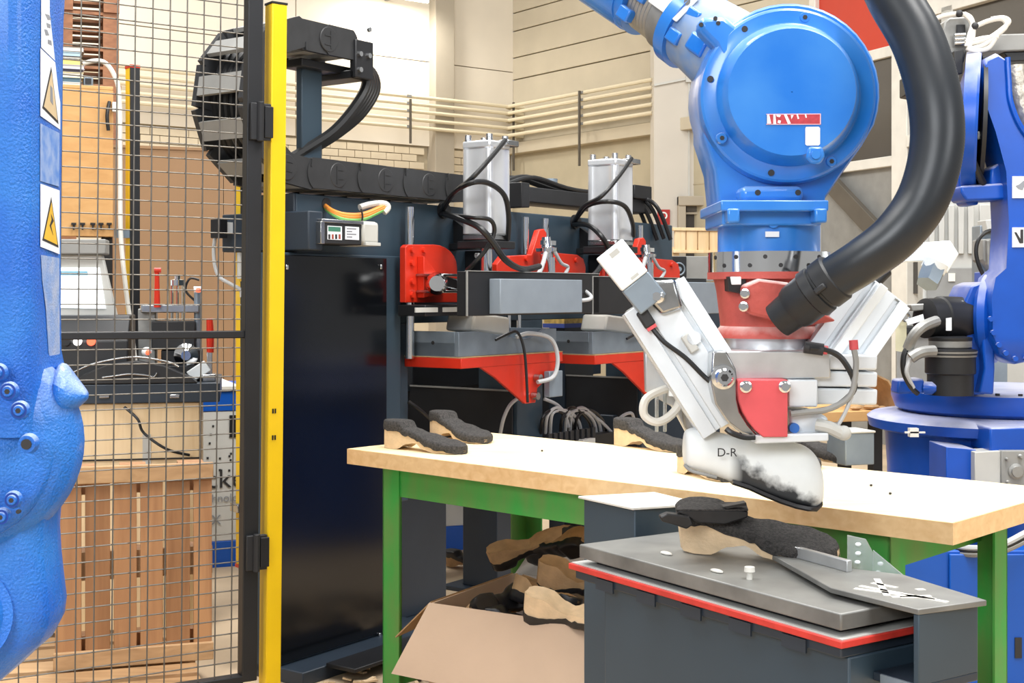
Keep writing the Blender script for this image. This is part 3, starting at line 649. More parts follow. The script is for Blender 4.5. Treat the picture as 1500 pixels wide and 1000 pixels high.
# ================================================================ foreground robot at the left edge
t = thing('painted_robot', 'bright blue painted robot arm in close view before the wire gate', 'robot', P(-60, 1000, 2.6)*1)
t.location.z = 0
D = 2.2
def ring(py, xs_ds):                       # cross-section at image row py: list of (px, d)
    z = P(0, py, D).z
    return [((px-CX)/F*(D+dd), D+dd, z) for px, dd in xs_ds]
# upright arm: flat face, angled sticker face, rounded edge
def arm_ring(py, e):
    z = P(0, py, D).z; k = D/F
    pts = [(-190, .02), (-100, -.01), (10, -.012), (28, -.008), (46, .012), (58, .04), (e-6, .15), (e, .175), (e-2, .21), (e-30, .30), (-60, .33), (-190, .32)]
    return [((px-CX)/F*(D+dd), D+dd, z) for px, dd in pts]
rows = [(-520, 98), (-60, 96), (0, 93), (150, 91), (300, 89), (450, 89), (520, 90), (560, 98), (600, 108), (640, 112)]
part(t, 'upright_arm', MB().loft([arm_ring(y, e) for y, e in rows]), M['blue_fg'], sharp=50)
# elbow housing: big rounded drum whose axis points at the viewer
def drum(cx, cy, r, d0, d1, rnd, m, name, n=48):
    a = P(cx, cy, d0); b = P(cx, cy, d1); k = r*d0/F; L_ = d1-d0
    prof = [(0, k-rnd*1.3), (.10*rnd/.03*.5/L_*.1, k-rnd*.8), (rnd*.45/L_, k-rnd*.25), (rnd/L_, k), (1-rnd/L_, k), (1, k-rnd)]
    return part(t, name, MB().lathe(prof, a, b, n), m, sharp=40)
drum(-42, 650, 163, 2.178, 2.46, .06, M['blue_fg'], 'elbow_housing')
drum(-62, 660, 138, 2.170, 2.20, .016, M['blue_fg'], 'elbow_cover')
# nose cast on the housing edge
k = D/F
nose = MB()
def npt(px, py, dd): return tuple(P(px, py, D+dd))
nose.loft([[npt(82, 512, .10), npt(92, 512, .22), npt(92, 616, .22), npt(70, 624, .04), npt(62, 548, .03)],
           [npt(108, 544, .09), npt(110, 544, .18), npt(110, 604, .18), npt(100, 611, .05), npt(92, 572, .04)],
           [npt(123, 566, .08), npt(127, 567, .13), npt(127, 588, .13), npt(122, 592, .07), npt(119, 577, .065)],
           [npt(130, 574, .085), npt(131, 575, .11), npt(131, 582, .11), npt(130, 584, .075), npt(129, 579, .07)]])
o = part(t, 'cast_nose', nose, M['blue_fg'], sharp=60); b = o.modifiers.new('sub', 'SUBSURF'); b.levels = 2; b.render_levels = 2
# lower link below the housing
def low_ring(py, e, l=-220):
    z = P(0, py, D).z
    pts = [(l, .03), (l+60, .01), (e-60, .02), (e-25, .05), (e-5, .11), (e, .16), (e-8, .24), (e-60, .30), (l, .30)]
    return [((px-CX)/F*(D+dd), D+dd, z) for px, dd in pts]
part(t, 'lower_link', MB().loft([low_ring(*r) for r in [(690, 88), (760, 90), (790, 88), (830, 90), (870, 94), (905, 98), (930, 95), (955, 82), (975, 60), (1000, 34), (1030, 0)]]), M['blue_fg'], sharp=60)
part(t, 'base_column', MB().lathe([(0, .22), (.04, .22), (.05, .17), (1, .15)], (-1.17, 2.38, 0), (-1.17, 2.38, .86), 32), M['blue_fg'])
# joint at the lower left corner: stepped disc
a = P(-62, 905, 2.165); b = P(-62, 905, 2.25)
part(t, 'joint_ring', MB().lathe([(0, .058), (.15, .07), (.16, .085), (.5, .088), (.52, .097), (1, .1)], a, b, 40), M['blue_fg'])
# bolts in counterbores; a dark blue disc stands in for the recess shade
for i, (px, py, r) in enumerate([(-4, 546, 13), (12, 573, 13), (28, 601, 13), (18, 732, 12), (2, 757, 12)]):
    c = P(px, py, 2.166); rr = r*2.166/F
    cb_ = part(t, 'counterbore', MB().lathe([(0, rr*1.1), (.6, rr*1.08), (.8, rr*.98), (1, rr*.92)], c+Vector((0, .008, 0)), c+Vector((0, -.0016, 0)), 24), M['blue_fg'])
    part(cb_, 'recess_shade', MB().cyl(c, c+Vector((0, -.0018, 0)), rr*.9, n=24), M['blue_recess_shade'])
    bo = part(t, 'bolt', MB().lathe([(0, rr*.68), (.7, rr*.66), (1, rr*.55)], c+Vector((0, .004, 0)), c+Vector((0, -.005, 0)), 20), M['blue_fg'])
    part(bo, 'socket', MB().cyl(c+Vector((0, -.0048, 0)), c+Vector((0, -.0054, 0)), rr*.32, n=6), M['ink'])
c = P(40, 650, 2.168); part(t, 'plug_hole', MB().lathe([(0, .017), (1, .014)], c+Vector((0, .01, 0)), c+Vector((0, -.004, 0)), 20), M['blue_fg']); part(t, 'hole', MB().cyl(c+Vector((0, -.0041, 0)), c+Vector((0, -.006, 0)), .0085, n=16), M['ink'])
c = P(27, 749, 2.166); part(t, 'hole', MB().cyl(c+Vector((0, .004, 0)), c+Vector((0, -.003, 0)), .0035, n=10), M['ink'])
# stickers on the angled face
def sface(px, py, lift=.001):
    a0 = P(58, 0, D+.04); e_ = 90; b0 = P(e_-6, 0, D+.15); f = (px-58)/(e_-6-58); a0.z = b0.z = 0
    q = a0.lerp(b0, f); dvec = (b0-a0).normalized(); nn = Vector((dvec.y, -dvec.x, 0)); q.z = P(0, py, D).z; q += nn*lift; return q
def sticker(pts, m, name, lift=.0012, par=None, th=.0006):
    dv = (sface(80, 0)-sface(60, 0)); nn = Vector((dv.y, -dv.x, 0)).normalized()
    return part(par or t, name, MB().prism([sface(a, b, lift) for a, b in pts], nn*th), m)
st = sticker([(59, -60), (88, -60), (88, 72), (59, 62)], M['sticker'], 'sticker', .0012)
for pts in ([(64, 8), (70, 5), (73, 10), (68, 14)], [(66, 20), (72, 18), (72, 24), (67, 26)], [(63, 32), (67, 30), (70, 36), (65, 40)], [(68, 44), (73, 42), (74, 49), (68, 50)], [(80, 10), (83, 12), (82, 18), (79, 16)], [(80, 30), (84, 28), (83, 36)], [(79, 42), (83, 42), (83, 52), (80, 54)]):
    sticker(pts, M['inkgrey'], 'symbol', .0019, st, .0003)
st = sticker([(58, 64), (87, 74), (87, 172), (58, 165)], M['sticker'], 'sticker')
sticker([(73, 82), (84, 165), (60, 152)], M['ink'], 'warning_triangle', .0019, st, .0003); sticker([(73, 90), (82, 160), (62, 149)], mat('faded_yellow', 'd9c29a', .5), 'warning_field', .0024, st, .0003); sticker([(71, 112), (74, 114), (75, 140), (71, 136)], M['inkgrey'], 'pictogram', .0028, st, .0003)
st = sticker([(58, 266), (86, 268), (86, 368), (58, 360)], M['sticker'], 'sticker')
sticker([(73, 282), (84, 358), (60, 350)], M['ink'], 'warning_triangle', .0019, st, .0003); sticker([(73, 290), (82, 354), (62, 347)], M['warn'], 'warning_field', .0024, st, .0003); sticker([(72, 308), (76, 318), (72, 326), (75, 340), (70, 326), (73, 316)], M['ink'], 'pictogram', .0028, st, .0003)
sticker([(58, 176), (86, 178), (86, 262), (58, 262)], mat('peeled_patch', '8fa6cf', .5, 0, .3, 40, col2='4f7fc6'), 'peeled_sticker', .0008)
sticker([(59, 372), (86, 374), (87, 558), (78, 552), (70, 520), (66, 450), (61, 410)], mat('worn_paint', '9dabc8', .5, 0, .3, 30, bump=.3, bscale=230, col2='6f93cc'), 'worn_paint', .0006)
# ================================================================ press line
PF = Fr(P(480, 430, 5.0), (.583, .812, 0)); PF.o.z = 0
def pf(px, py, y=0.0): return PF.hit(px, py, y)
def pw(px, py, y=0.0): q = PF.hit(px, py, y); return PF.w(q[0], y, q[1])
def pbox(T, name, px0, px1, py0, py1, y0, y1, m, bev=.004, ref=None, label=None):
    """front face lies on plane y0: pixel columns give its ends, pixel rows are read at column ref"""
    xa = pf(px0, py0, y0)[0]; xb = pf(px1, py0, y0)[0]; rp = ref or (px0+px1)/2
    za = pf(rp, py1, y0)[1]; zb = pf(rp, py0, y0)[1]
    return part(T, name, MB(PF).box(xa, xb, y0, y1, max(za, 0), zb), m, bevel=bev, label=label)
t = thing('press_housing', 'long dark blue press housing with black gloss side panel and open stations', 'press', PF.w(1, 0, 0))
ztop = pf(436, 283)[1]; zlow = pf(600, 470)[1]; xL = pf(434, 330)[0]; xR = pf(985, 330)[0]
xc1 = pf(566, 500)[0]; xc2 = pf(598, 500)[0]; xc3 = pf(758, 560)[0]; xc4 = pf(795, 560)[0]; xc5 = pf(940, 560)[0]; xc6 = pf(975, 560)[0]
zmid = pf(720, 470)[1]
# back plate with cable holes: a plate of boxes around two openings
part(t, 'upper_plate', MB(PF).box(xL, xR, 0, .2, zmid, ztop), M['navy'], bevel=.004)
for xa, xb in ((xc1, xc2), (xc3, xc4), (xc5, xc6)):
    part(t, 'column', MB(PF).box(xa, xb, 0, .22, pf(600, 660)[1]-.2, zmid), M['navy'], bevel=.004)
xlegs = [(pf(588, 800, .14)[0], pf(654, 800, .14)[0]), (pf(713, 800, .2)[0], pf(757, 800, .2)[0]), (xc5-.05, xc6+.05)]
for xa, xb in xlegs:
    l = part(t, 'leg', MB(PF).box(xa, xb, .14, .34, .02, pf(600, 660)[1]-.0), M['navy2'], bevel=.004)
    part(l, 'foot_plate', MB(PF).box(xa-.06, xb+.06, .05, .42, 0, .02), M['navy2'], bevel=.003)
# black front panels below the stations
zp1 = pf(660, 560, .03)[1]; zp0 = pf(660, 700, .03)[1]
for xa, xb in ((xc2, xc3), (xc4, xc5)):
    zs = PF.hitx(700, 569, xc3-.01)[1]
    part(t, 'station_wall', MB(PF).box(xb-.012, xb-.002, .02, .8, zs-.46, zs), M['blackplastic'], bevel=.002)
    part(t, 'wall_edge', MB(PF).box(xb-.016, xb-.012, .02, .8, zs-.006, zs+.002), M['grey'])
    part(t, 'rear_shade_box', MB(PF).box(max(xa-.2, pf(420, 600, .66)[0]), xb+.6, .62, .70, zs-.03, zs+.22), M['navy2'], bevel=.004)  # dark box added behind the stations, stands in for the shadow under the trays
    part(t, 'station_floor', MB(PF).box(max(xa-.2, pf(420, 600, .8)[0]), xb, .50, .8, zs-.5, zs-.46), M['black'])
    part(t, 'rear_wall', MB(PF).box(max(xa-.25, pf(420, 600, .81)[0]), xb, .8, .82, zs-.5, zs-.04), M['blackplastic'])
# end cabinet with the black gloss panel
xg0 = pf(408, 600, -.04)[0]; xg1 = pf(590, 600, -.04)[0]; zg1 = pf(500, 376, -.04)[1]
part(t, 'end_cabinet', MB(PF).box(xg0, xg1, -.03, .13, .02, zg1+.01), M['navy'], bevel=.004)
xp1 = pf(566, 600, -.04)[0]
gp = part(t, 'gloss_panel', MB(PF).box(xg0+.0, xp1, -.042, -.031, .06, zg1), M['blackgloss'], bevel=.002)
for px, py in ((558, 391), (556, 930), (420, 391)):
    xx, zz = pf(px, py, -.045); part(gp, 'screw', MB(PF).box(xx-.006, xx+.006, -.05, -.042, zz-.009, zz+.009), M['chrome'], bevel=.002)
part(t, 'upper_end', MB(PF).box(xL-.012, xL, -.0, .2, zg1, ztop), M['navy2'], bevel=.004)
part(t, 'plinth', MB(PF).box(xg0-.0, xg1+.15, -.16, .10, .0, .05), M['navy2'], bevel=.004)
part(t, 'plinth_lip', MB(PF).box(pf(520, 950, -.3)[0], pf(640, 950, -.3)[0], -.30, -.16, .045, .06), M['black'], bevel=.003)
# terminal box and round cable hole
bx_, bz1_ = pf(452, 308, -.13); bz0_ = pf(452, 366, -.13)[1]; bxr = pf(473, 330, -.13)[0]
tb_ = part(t, 'terminal_box', MB(PF).box(bx_, bxr, -.13, .32, bz0_, bz1_), M['navy2'], bevel=.005)
xx, zz = pf(330, 330, .28); part(tb_, 'plug', MB(PF).box(bx_-.03, bx_, .26, .3, bz0_+.07, bz0_+.11), M['white'])
part(tb_, 'gland', MB(PF).box(bx_-.07, bx_-.03, .255, .305, bz0_+.05, bz0_+.12), M['black'], bevel=.003)
hx, hz = pf(478, 299); part(t, 'cable_hole', MB(PF).cyl((hx, -.002, hz), (hx, .03, hz), .024, n=24), M['ink'])
for px, py in ((648, 308), (841, 325)):
    xx, zz = pf(px, py); part(t, 'cable_grommet', MB(PF).lathe([(0, .035), (.6, .035), (.6, .028), (1, .026)], (xx, -.0, zz), (xx, -.025, zz), 24), M['rubber'])
# guide rods
for px, y0, y1, yy in ((600, 303, 525, -.05), (769, 318, 372, -.05), (798, 320, 372, -.05), (937, 330, 380, -.05), (745, 440, 490, -.03), (760, 440, 490, -.03)):
    part(t, 'guide_rod', MB().cyl(pw(px, y1, yy), pw(px, y0, yy), .0185 if yy < -.04 else .01, n=14), M['chrome'])
# cable tray on the top right
ctz = pf(850, 296)[1]
part(t, 'cable_tray', MB(PF).box(pf(752, 290)[0], pf(960, 300)[0], .02, .2, ctz-.02, ctz+.05), M['blackplastic'], bevel=.004)
for k in range(4):
    zz = ctz+.06+.006*(k % 2); yy = .03+.04*k
    part(t, 'tray_cable', MB().tube([PF.w(pf(750, 290)[0], yy, zz-.01), PF.w(pf(790, 280)[0], yy, zz+.035), PF.w(pf(850, 290)[0], yy, zz), PF.w(pf(940, 300)[0], yy, zz), PF.w(pf(950, 330)[0], yy-.08, zz-.05), PF.w(pf(958, 330)[0], yy-.13, zz-.22)], .011), M['cable_black'])
part(t, 'chain_anchor', MB(PF).box(pf(748, 290)[0], pf(760, 290)[0], -.06, .2, pf(752, 304)[1], pf(752, 268)[1]), M['black'], bevel=.003)
part(t, 'valve_block', MB(PF).box(pf(930, 300)[0], pf(955, 300)[0], .0, .1, ctz+.05, ctz+.12), M['black'], bevel=.004)
part(t, 'tie_post', MB().cyl(pw(807, 300, .4), pw(807, 262, .4), .035, n=14), M['grey_steel'])

# ---- motor with coloured cables
mt = thing('spindle_motor', 'small silver and black servo motor with printed labels under coloured cables', 'motor', pw(510, 360, -.08))
pbox(mt, 'body', 474, 530, 326, 358, -.15, -.02, M['blackplastic'])
pbox(mt, 'top_plate', 472, 533, 322, 327, -.155, -.02, M['steel'], .002)
lab = pbox(mt, 'data_label', 480, 501, 331, 351, -.152, -.15, M['sticker'], 0)
pbox(lab, 'print', 481, 499, 332, 339, -.1526, -.152, mat('print_green', '3f7a66', .5), 0); 
for i in range(4): pbox(lab, 'print', 481+i*5, 484+i*5, 343, 350, -.1526, -.152, mat('print_red', '9a4a3c', .5) if i % 2 else M['ink'], 0)
lab = pbox(mt, 'rating_plate', 506, 526, 332, 351, -.152, -.15, M['sticker'], 0)
for i in range(4): pbox(lab, 'print', 508, 522-(i % 2)*6, 334+i*4, 336+i*4, -.1526, -.152, M['inkgrey'], 0)
pbox(mt, 'end_cap', 531, 556, 324, 358, -.15, -.03, M['lightgrey'], .014)
pbox(mt, 'foot', 536, 558, 355, 360, -.155, -.02, M['lightgrey'], .002)
pbox(mt, 'flange', 470, 476, 324, 357, -.155, -.01, M['steel'], .002)
bun = [('cable_orange', 0, 'orange'), ('cable_orange', 3, 'upper orange'), ('cable_green', 7, 'green')]
for i, (mm, dy, nm) in enumerate(bun):
    pts = [pw(474, 299+dy*.3, .02), pw(486, 308+dy*.6, -.06), pw(505, 314+dy, -.1), pw(530, 314+dy, -.11), pw(552, 306+dy*.8, -.11), pw(562+dy*.5, 301+dy*.5, -.11), pw(560, 299, -.1), pw(545, 300, -.08), pw(528, 302, -.06)]
    c = single('motor_cable', MB().tube(pts[:6+i % 2], .0085), M[mm], ('thick orange motor cable bowing out of the round hole in the press', 'thin orange motor cable bundled between the orange and green ones', 'green motor cable lowest of the bundle above the motor')[i], 'cable', pts[0], 'coloured motor cables')
c = thing('cable_plug', 'pale grey plug ends where the motor cables fold back', 'plug', pw(545, 302, -.07))
part(c, 'body', MB().tube([pw(527, 304, -.08), pw(540, 300, -.09), pw(553, 298, -.10)], .013, 10, 3), M['lightgrey'])
part(c, 'boot', MB().tube([pw(553, 298, -.10), pw(564, 299, -.11), pw(568, 304, -.115), pw(562, 311, -.11)], .013, 10, 4), M['offwhite'])
part(c, 'cable_tie', MB().tube([pw(529, 306, -.125), pw(531, 316, -.128), pw(530, 326, -.125)], .004, 6, 3), M['black'])

# ---- post carrying the chain
ps = thing('chain_post', 'dark blue square post rising from the press under the chain end', 'post', pw(455, 230, .1))
pbox(ps, 'post', 442, 472, 96, 236, .06, .09, M['navy'])
pbox(ps, 'bracket_arm', 442, 520, 90, 102, .02, .12, M['black'], .004, ref=470)

# ---- energy chain: links along a path in a vertical plane
ec = thing('energy_chain', 'large black cable chain looping up and over the left end of the press', 'cable chain', PF.w(pf(450, 230)[0], 0, ztop))
yc0, yc1 = -.045, .215
z_low0 = pf(600, 288, yc0)[1]; z_low1 = pf(600, 247, yc0)[1]; hl = z_low1-z_low0
zlc = (z_low0+z_low1)/2
z_up1 = pf(452, 22, yc0)[1]; z_up0 = pf(470, 84, yc0)[1]; zuc = (z_up1+z_up0)/2
xr_low = pf(688, 270, yc0)[0]; xr_up = pf(518, 60, yc0)[0]
rad = (zuc-zlc)/2; xcen = PF.hit(291, 150, (yc0+yc1)/2+.10)[0]+rad+hl/2
path = []
n1 = 60
L1 = xr_low-xcen; L2 = math.pi*rad; L3 = xr_up-xcen
def chain_at(s):
    if s < L1: return (xr_low-s, zlc, math.pi)
    if s < L1+L2:
        a = (s-L1)/rad; return (xcen-rad*math.sin(a), zlc+rad-rad*math.cos(a), math.pi-a)
    q = s-L1-L2; return (xcen+q, zuc, 0.0)
LT = L1+L2+L3; NL = int(LT/.13); pitch = LT/NL
lm = MB(); 
fm_ = MB().box(-.075, .075, yc1-.022, yc1, -hl/2, hl/2)
for y0, y1 in ((yc0, yc0+.022),):
    sgn = -1 if y0 == yc0 else 1; ya, yb = (y0, y1)
    ol = []
    for q in range(9):
        a_ = math.radians(-60+120*q/8); ol.append((pitch*.5+hl*.5*(math.cos(a_)-.5), ya, hl*.577*math.sin(a_)))
    for q in range(9):
        a_ = math.radians(120+120*q/8); ol.append((-pitch*.5+hl*.5*(math.cos(a_)+.5), ya, hl*.577*math.sin(a_)))
    lm.prism(ol, (0, yb-ya, 0)); yo = ya-.006
    plain_link = to_mesh('chain_link', MB().prism(ol, (0, yb-ya, 0))); plain_link.materials.append(M['chain'])
    lm.lathe([(0, hl*.42), (.7, hl*.42), (1, hl*.40)], (pitch*.5, ya+.001, 0), (pitch*.5, yo, 0), 24)
    lm.box(pitch*.32, pitch*.55, yo-.002, ya, -hl*.2, -hl*.16); lm.box(pitch*.32, pitch*.55, yo-.002, ya, hl*.1, hl*.14); lm.box(pitch*.55, pitch*.59, yo-.002, ya, -hl*.3, hl*.3); lm.box(-pitch*.42, -pitch*.38, yo-.002, ya, -hl*.5, -hl*.25)
chain_link = to_mesh('chain_link', lm); chain_link.materials.append(M['chain'])
far_plate = to_mesh('far_plate', fm_); far_plate.materials.append(M['chain'])
bar_lo, bar_hi = [to_mesh('cross_bar', MB().box(-.04, .03, yc0+.02, yc1-.02, zz-.008, zz+.008)) for zz in (-hl/2+.008, hl/2-.008)]
for me_ in (bar_lo, bar_hi): me_.materials.append(M['grey'])
for i in range(NL):
    x, z, a = chain_at((i+.5)*pitch)
    rot = Matrix((PF.ex, PF.ey, PF.ez)).transposed().to_4x4() @ Matrix.Rotation(-a, 4, 'Y')
    rot.translation = PF.w(x, .004*(i % 2), z)
    l = piece(ec, 'chain_link', chain_link if i % 2 else plain_link, rot)
    for nm_, me_ in (('cross_bar', bar_lo), ('cross_bar', bar_hi), ('far_plate', far_plate)):
        b = bpy.data.objects.new(nm_, me_); COL.objects.link(b); b.parent = l
tray = MB()   # cables lying inside the chain
for k in range(6):
    yy = yc0+.05+.032*k; pts = []
    for i in range(0, 41):
        x, z, a = chain_at(.02+(LT-.04)*i/40); pts.append(PF.w(x, yy, z+.008*math.sin(i*1.3+k)))
    part(ec, 'inner_cable', MB().tube(pts, .013, 6, 0), M['cable_black'])
xe, ze = pf(518, 60, yc0)
part(ec, 'end_bracket', MB(PF).box(xr_up-.0, xr_up+.10, yc0-.012, yc0+.02, z_up0-.05, z_up1-.05).box(xr_up, xr_up+.10, yc1-.02, yc1+.012, z_up0-.05, z_up1-.02).box(xr_up, xr_up+.10, yc0, yc1, z_up0-.05, z_up0-.02), M['black'], bevel=.004)
for dx, dz in ((.02, .04), (.07, .04), (.02, -.02), (.07, .14)):
    part(ec, 'bolt', MB(PF).cyl((xr_up+dx, yc0-.012, z_up0+dz), (xr_up+dx, yc0-.022, z_up0+dz), .010, n=10), M['chrome'])
# cables dropping from the end bracket down behind the post
for k, off in enumerate((0, 6, 12, 18, 24)):
    yy = .0+.035*k
    pts = [pw(518, 88, yy), pw(532+off*.5, 100+off*.2, yy), pw(536+off*.6, 125+off*.3, yy), pw(520+off*.4, 155+off*.5, yy), pw(490+off*.3, 190+off*.2, yy+.03), pw(455+off*.3, 214+off*.1, yy+.06), pw(425, 232, yy+.08)]
    single('chain_cable', MB().tube(pts, .019, 8, 6), M['cable_black'], ('black chain cable nearest the post', 'second black chain cable curving from the bracket', 'middle black chain cable curving from the bracket', 'fourth black chain cable curving from the bracket', 'outermost black chain cable curving wide from the bracket')[k], 'cable', pts[0], 'black cables dropping from the chain end')

# ---- press stations
def station(px_c, tag, side):
    """px_c: dict of measured image columns and rows for this station"""
    g = px_c
    y_front = -.30
    T = thing('press_station', tag, 'press station', pw(g['bar'][0]+60, 460, -.2), 'press stations in the row')
    # cylinder: square section with round corners
    xa, zt = pf(g['cylx'], g['cyl'][0], y_front); zb = pf(g['cylx'], g['cyl'][1], y_front)[1]
    xb = pf(g['cylx2'], g['cyl'][0], y_front)[0]; w = xb-xa; yb = y_front+w
    prof = rrect(w*.98, w*.98, w*.13, 4); n = len(prof); cxm, cym = (xa+xb)/2, (y_front+yb)/2
    out = []
    for i, (u, v) in enumerate(prof):
        out.append((u, v))
    # dished sides: pull the mid sides in
    def ringz(z):
        pts = []
        for i in range(n):
            u, v = out[i]; u2, v2 = out[(i+1) % n]; pts.append((cxm+u, cym+v, z))
            if math.hypot(u2-u, v2-v) > w*.3:
                for q in (.08, .2, .8, .92):
                    uu, vv = u+(u2-u)*q, v+(v2-v)*q; s_ = .90 if .1 < q < .9 else .97
                    if abs(vv) > abs(uu): vv *= s_
                    else: uu *= s_
                    pts.append((cxm+uu, cym+vv, z))
        return pts
    cyl = part(T, 'cylinder_barrel', MB(PF).loft([ringz(zb+.03), ringz(zt-.045)]), M['barrel'], sharp=50)
    part(T, 'cylinder_cap', MB(PF).box(xa+.004, xb-.004, y_front+.004, yb-.004, zt-.045, zt-.012), M['barrel'], bevel=.008)
    part(T, 'cylinder_cap', MB(PF).box(xa+.004, xb-.004, y_front+.004, yb-.004, zb, zb+.03), M['steel'], bevel=.008)
    for u in (.14, .86):
        for v in (.14, .86): part(T, 'tie_rod_nut', MB(PF).cyl((xa+w*u, y_front+w*v, zt-.012), (xa+w*u, y_front+w*v, zt+.012), .015, n=12), M['chrome'])
    part(T, 'port', MB(PF).box(xb-.05, xb+.03, y_front-.015, y_front+.04, zt-.03, zt-.005), M['steel'], bevel=.004)
    part(T, 'piston_rod', MB(PF).cyl((cxm, cym, zb), (cxm, cym, zb-.17), .024, n=16), M['chrome'])
    # bracket under the cylinder
    xg = pf(g['cylx']-54, g['cyl'][1], 0)[0]
    part(T, 'bracket_shelf', MB(PF).box(xg-.03, xb+.02, -.17, .0, zb-.03, zb-.002), M['black'], bevel=.003)
    part(T, 'cylinder_seat', MB(PF).box(xa-.01, xb+.01, y_front-.01, yb+.01, zb-.03, zb), M['black'], bevel=.003)
    for xx in (xg, xb-.0):
        part(T, 'gusset', MB(PF).prism([(xx, .0, zb), (xx, -.16, zb), (xx, .0, zb+.10)], (.014, 0, 0)), M['black'])
    part(T, 'crosshead', MB(PF).box(xg+.08, xb+.08, -.10, -.0, zb-.16, zb-.03), M['black'], bevel=.003)
    xx, zz = pf(g['cylx']-18, g['cyl'][1]+22, -.11); part(T, 'bolt', MB(PF).cyl((xx, -.10, zz), (xx, -.115, zz), .011, n=10), M['white'])
    # black pressing bar and grey box
    b = g['bar']; yb0 = -.36
    x0, z1 = pf(b[0], b[2], yb0); x1 = pf(b[1], b[2], yb0)[0]; z0 = pf(b[0], b[3], yb0)[1]
    bar = part(T, 'pressing_bar', MB(PF).box(x0, x1, yb0, yb0+.05, z0, z1), M['black'], bevel=.003)
    part(bar, 'edge_strip', MB(PF).box(x0-.002, x1, yb0-.003, yb0+.008, z1, z1+.003), M['grey'])
    part(bar, 'edge_strip', MB(PF).box(x0-.003, x0+.003, yb0-.003, yb0+.003, z0, z1), M['grey'])
    e = g['box']; ye = yb0-.055
    xe0, ze1 = pf(e[0], e[2], ye); xe1 = pf(e[1], e[2], ye)[0]; ze0 = pf(e[0], e[3], ye)[1]
    part(T, 'grey_box', MB(PF).box(xe0, xe1, ye, yb0, ze0, ze1), M['grey_box'], bevel=.003)
    xm = x1+.0; zm_ = (z0+z1)/2-.03
    part(T, 'cable_loop', MB().tube([PF.w(xe1, ye+.03, zm_), PF.w(xe1+.05, ye+.0, zm_+.005), PF.w(xe1+.10, ye+.02, zm_+.02), PF.w(xe1+.12, yb0+.02, zm_+.05), PF.w(xe1+.08, yb0+.03, zm_+.07)], .0085), M['cable_grey'])
    # tray
    tr = g['tray']; yt = g.get('yt', -.27)
    xt0, zt1 = pf(tr[0], tr[2], yt); xt1 = pf(tr[1], tr[3], yt)[0]; zt0 = pf(tr[0], tr[4], yt)[1]
    wd_ = xt1-xt0; hh = zt1-zt0
    fr = [(0, 1), (.18, .99), (.42, .80), (.58, .62), (.70, .60), (.80, .78), (.88, 1), (1, 1)]
    tray = part(T, 'tray_block', MB(PF).prism([(xt0, yt, zt0)]+[(xt0+wd_*u, yt, zt0+hh*v) for u, v in fr]+[(xt1, yt, zt0)], (0, .02, 0)), M['grey_steel'], bevel=.002)
    part(tray, 'side_wall', MB(PF).box(xt0, xt0+.02, yt+.02, -.01, zt0, zt1), M['grey_steel'], bevel=.002)
    part(tray, 'side_wall', MB(PF).box(xt1-.02, xt1, yt+.02, -.01, zt0, zt1), M['grey_steel'], bevel=.002)
    part(tray, 'tray_bottom', MB(PF).box(xt0, xt1, yt+.02, -.01, zt0, zt0+hh*.55), M['grey_steel'])
    xx = xt0; part(tray, 'hole', MB(PF).cyl((xx-.001, yt+.13, zt1-.045), (xx+.004, yt+.13, zt1-.045), .008, n=10), M['ink'])
    part(T, 'red_shelf', MB(PF).box(xt0-.01, xt1+.02, yt-.02, -.0, zt0-.045, zt0-.004), M['red'], bevel=.003)
    part(T, 'shelf_edge', MB(PF).box(xt0-.01, xt1+.02, yt-.02, -.0, zt0-.004, zt0), M['cork_dark'])
    k = hh/.17
    for yo in (yt-.018,):
        xk = xt0+wd_*.17
        part(T, 'red_bracket', MB(PF).prism([(xk, yo, zt0-.044), (xk+.10, yo, zt0-.09), (xk+.31, yo, zt0-.21), (xk+.385, yo, zt0-.21), (xk+.40, yo, zt0-.15), (xk+.52, yo, zt0-.09), (xk+.55, yo, zt0-.044)], (0, .014, 0)), M['red'], bevel=.002)
    part(T, 'sensor_box', MB(PF).box(xk+.43, xk+.53, yt-.06, yt-.03, zt0-.19, zt0-.08), M['grey_steel'], bevel=.003)
    part(T, 'bracket_bolt', MB(PF).cyl((xk+.36, yt-.02, zt0-.18), (xk+.36, yt-.05, zt0-.18), .016, n=12), M['steel'])
    part(T, 'bracket_bolt', MB(PF).cyl((xk+.38, yt-.02, zt0-.105), (xk+.38, yt-.05, zt0-.105), .016, n=12), M['steel'])
    part(T, 'tray_cable', MB().tube([PF.w(xt0+wd_*.52, yt-.02, zt0+hh*.7), PF.w(xt0+wd_*.6, yt-.05, zt0+hh*.85), PF.w(xk+.42, yt-.07, zt0+.06), PF.w(xk+.46, yt-.08, zt0-.02), PF.w(xk+.43, yt-.08, zt0-.10), PF.w(xk+.34, yt-.06, zt0-.12)], .009), M['cable_grey'])
    part(T, 'sensor_cable', MB().tube([PF.w(xt0+wd_*.33, yt-.012, zt0+hh*.62), PF.w(xt0+wd_*.42, yt-.03, zt0+hh*.86), PF.w(xt0+wd_*.52, yt-.03, zt0+hh*.88), PF.w(xt0+wd_*.55, yt-.05, zt0+.0), PF.w(xt0+wd_*.56, yt-.06, zt0-.2)], .006), M['cable_black'])
    part(T, 'white_pad', MB(PF).prism([(xt0+wd_*.22, yt+.05, zt1), (xt0+wd_*.6, yt+.05, zt1-.03), (xt0+wd_*.6, yt+.05, zt1+.05), (xt0+wd_*.25, yt+.05, zt1+.075)], (0, .14, 0)), M['offwhite'], bevel=.01)
    return T
s1 = station(dict(cylx=718, cylx2=750, cyl=(199, 352), bar=(684, 878, 397, 463), box=(733, 853, 408, 460), tray=(672, 815, 486, 488, 523)), 'nearer press station with tall silver cylinder and grey box on its black bar', 0)
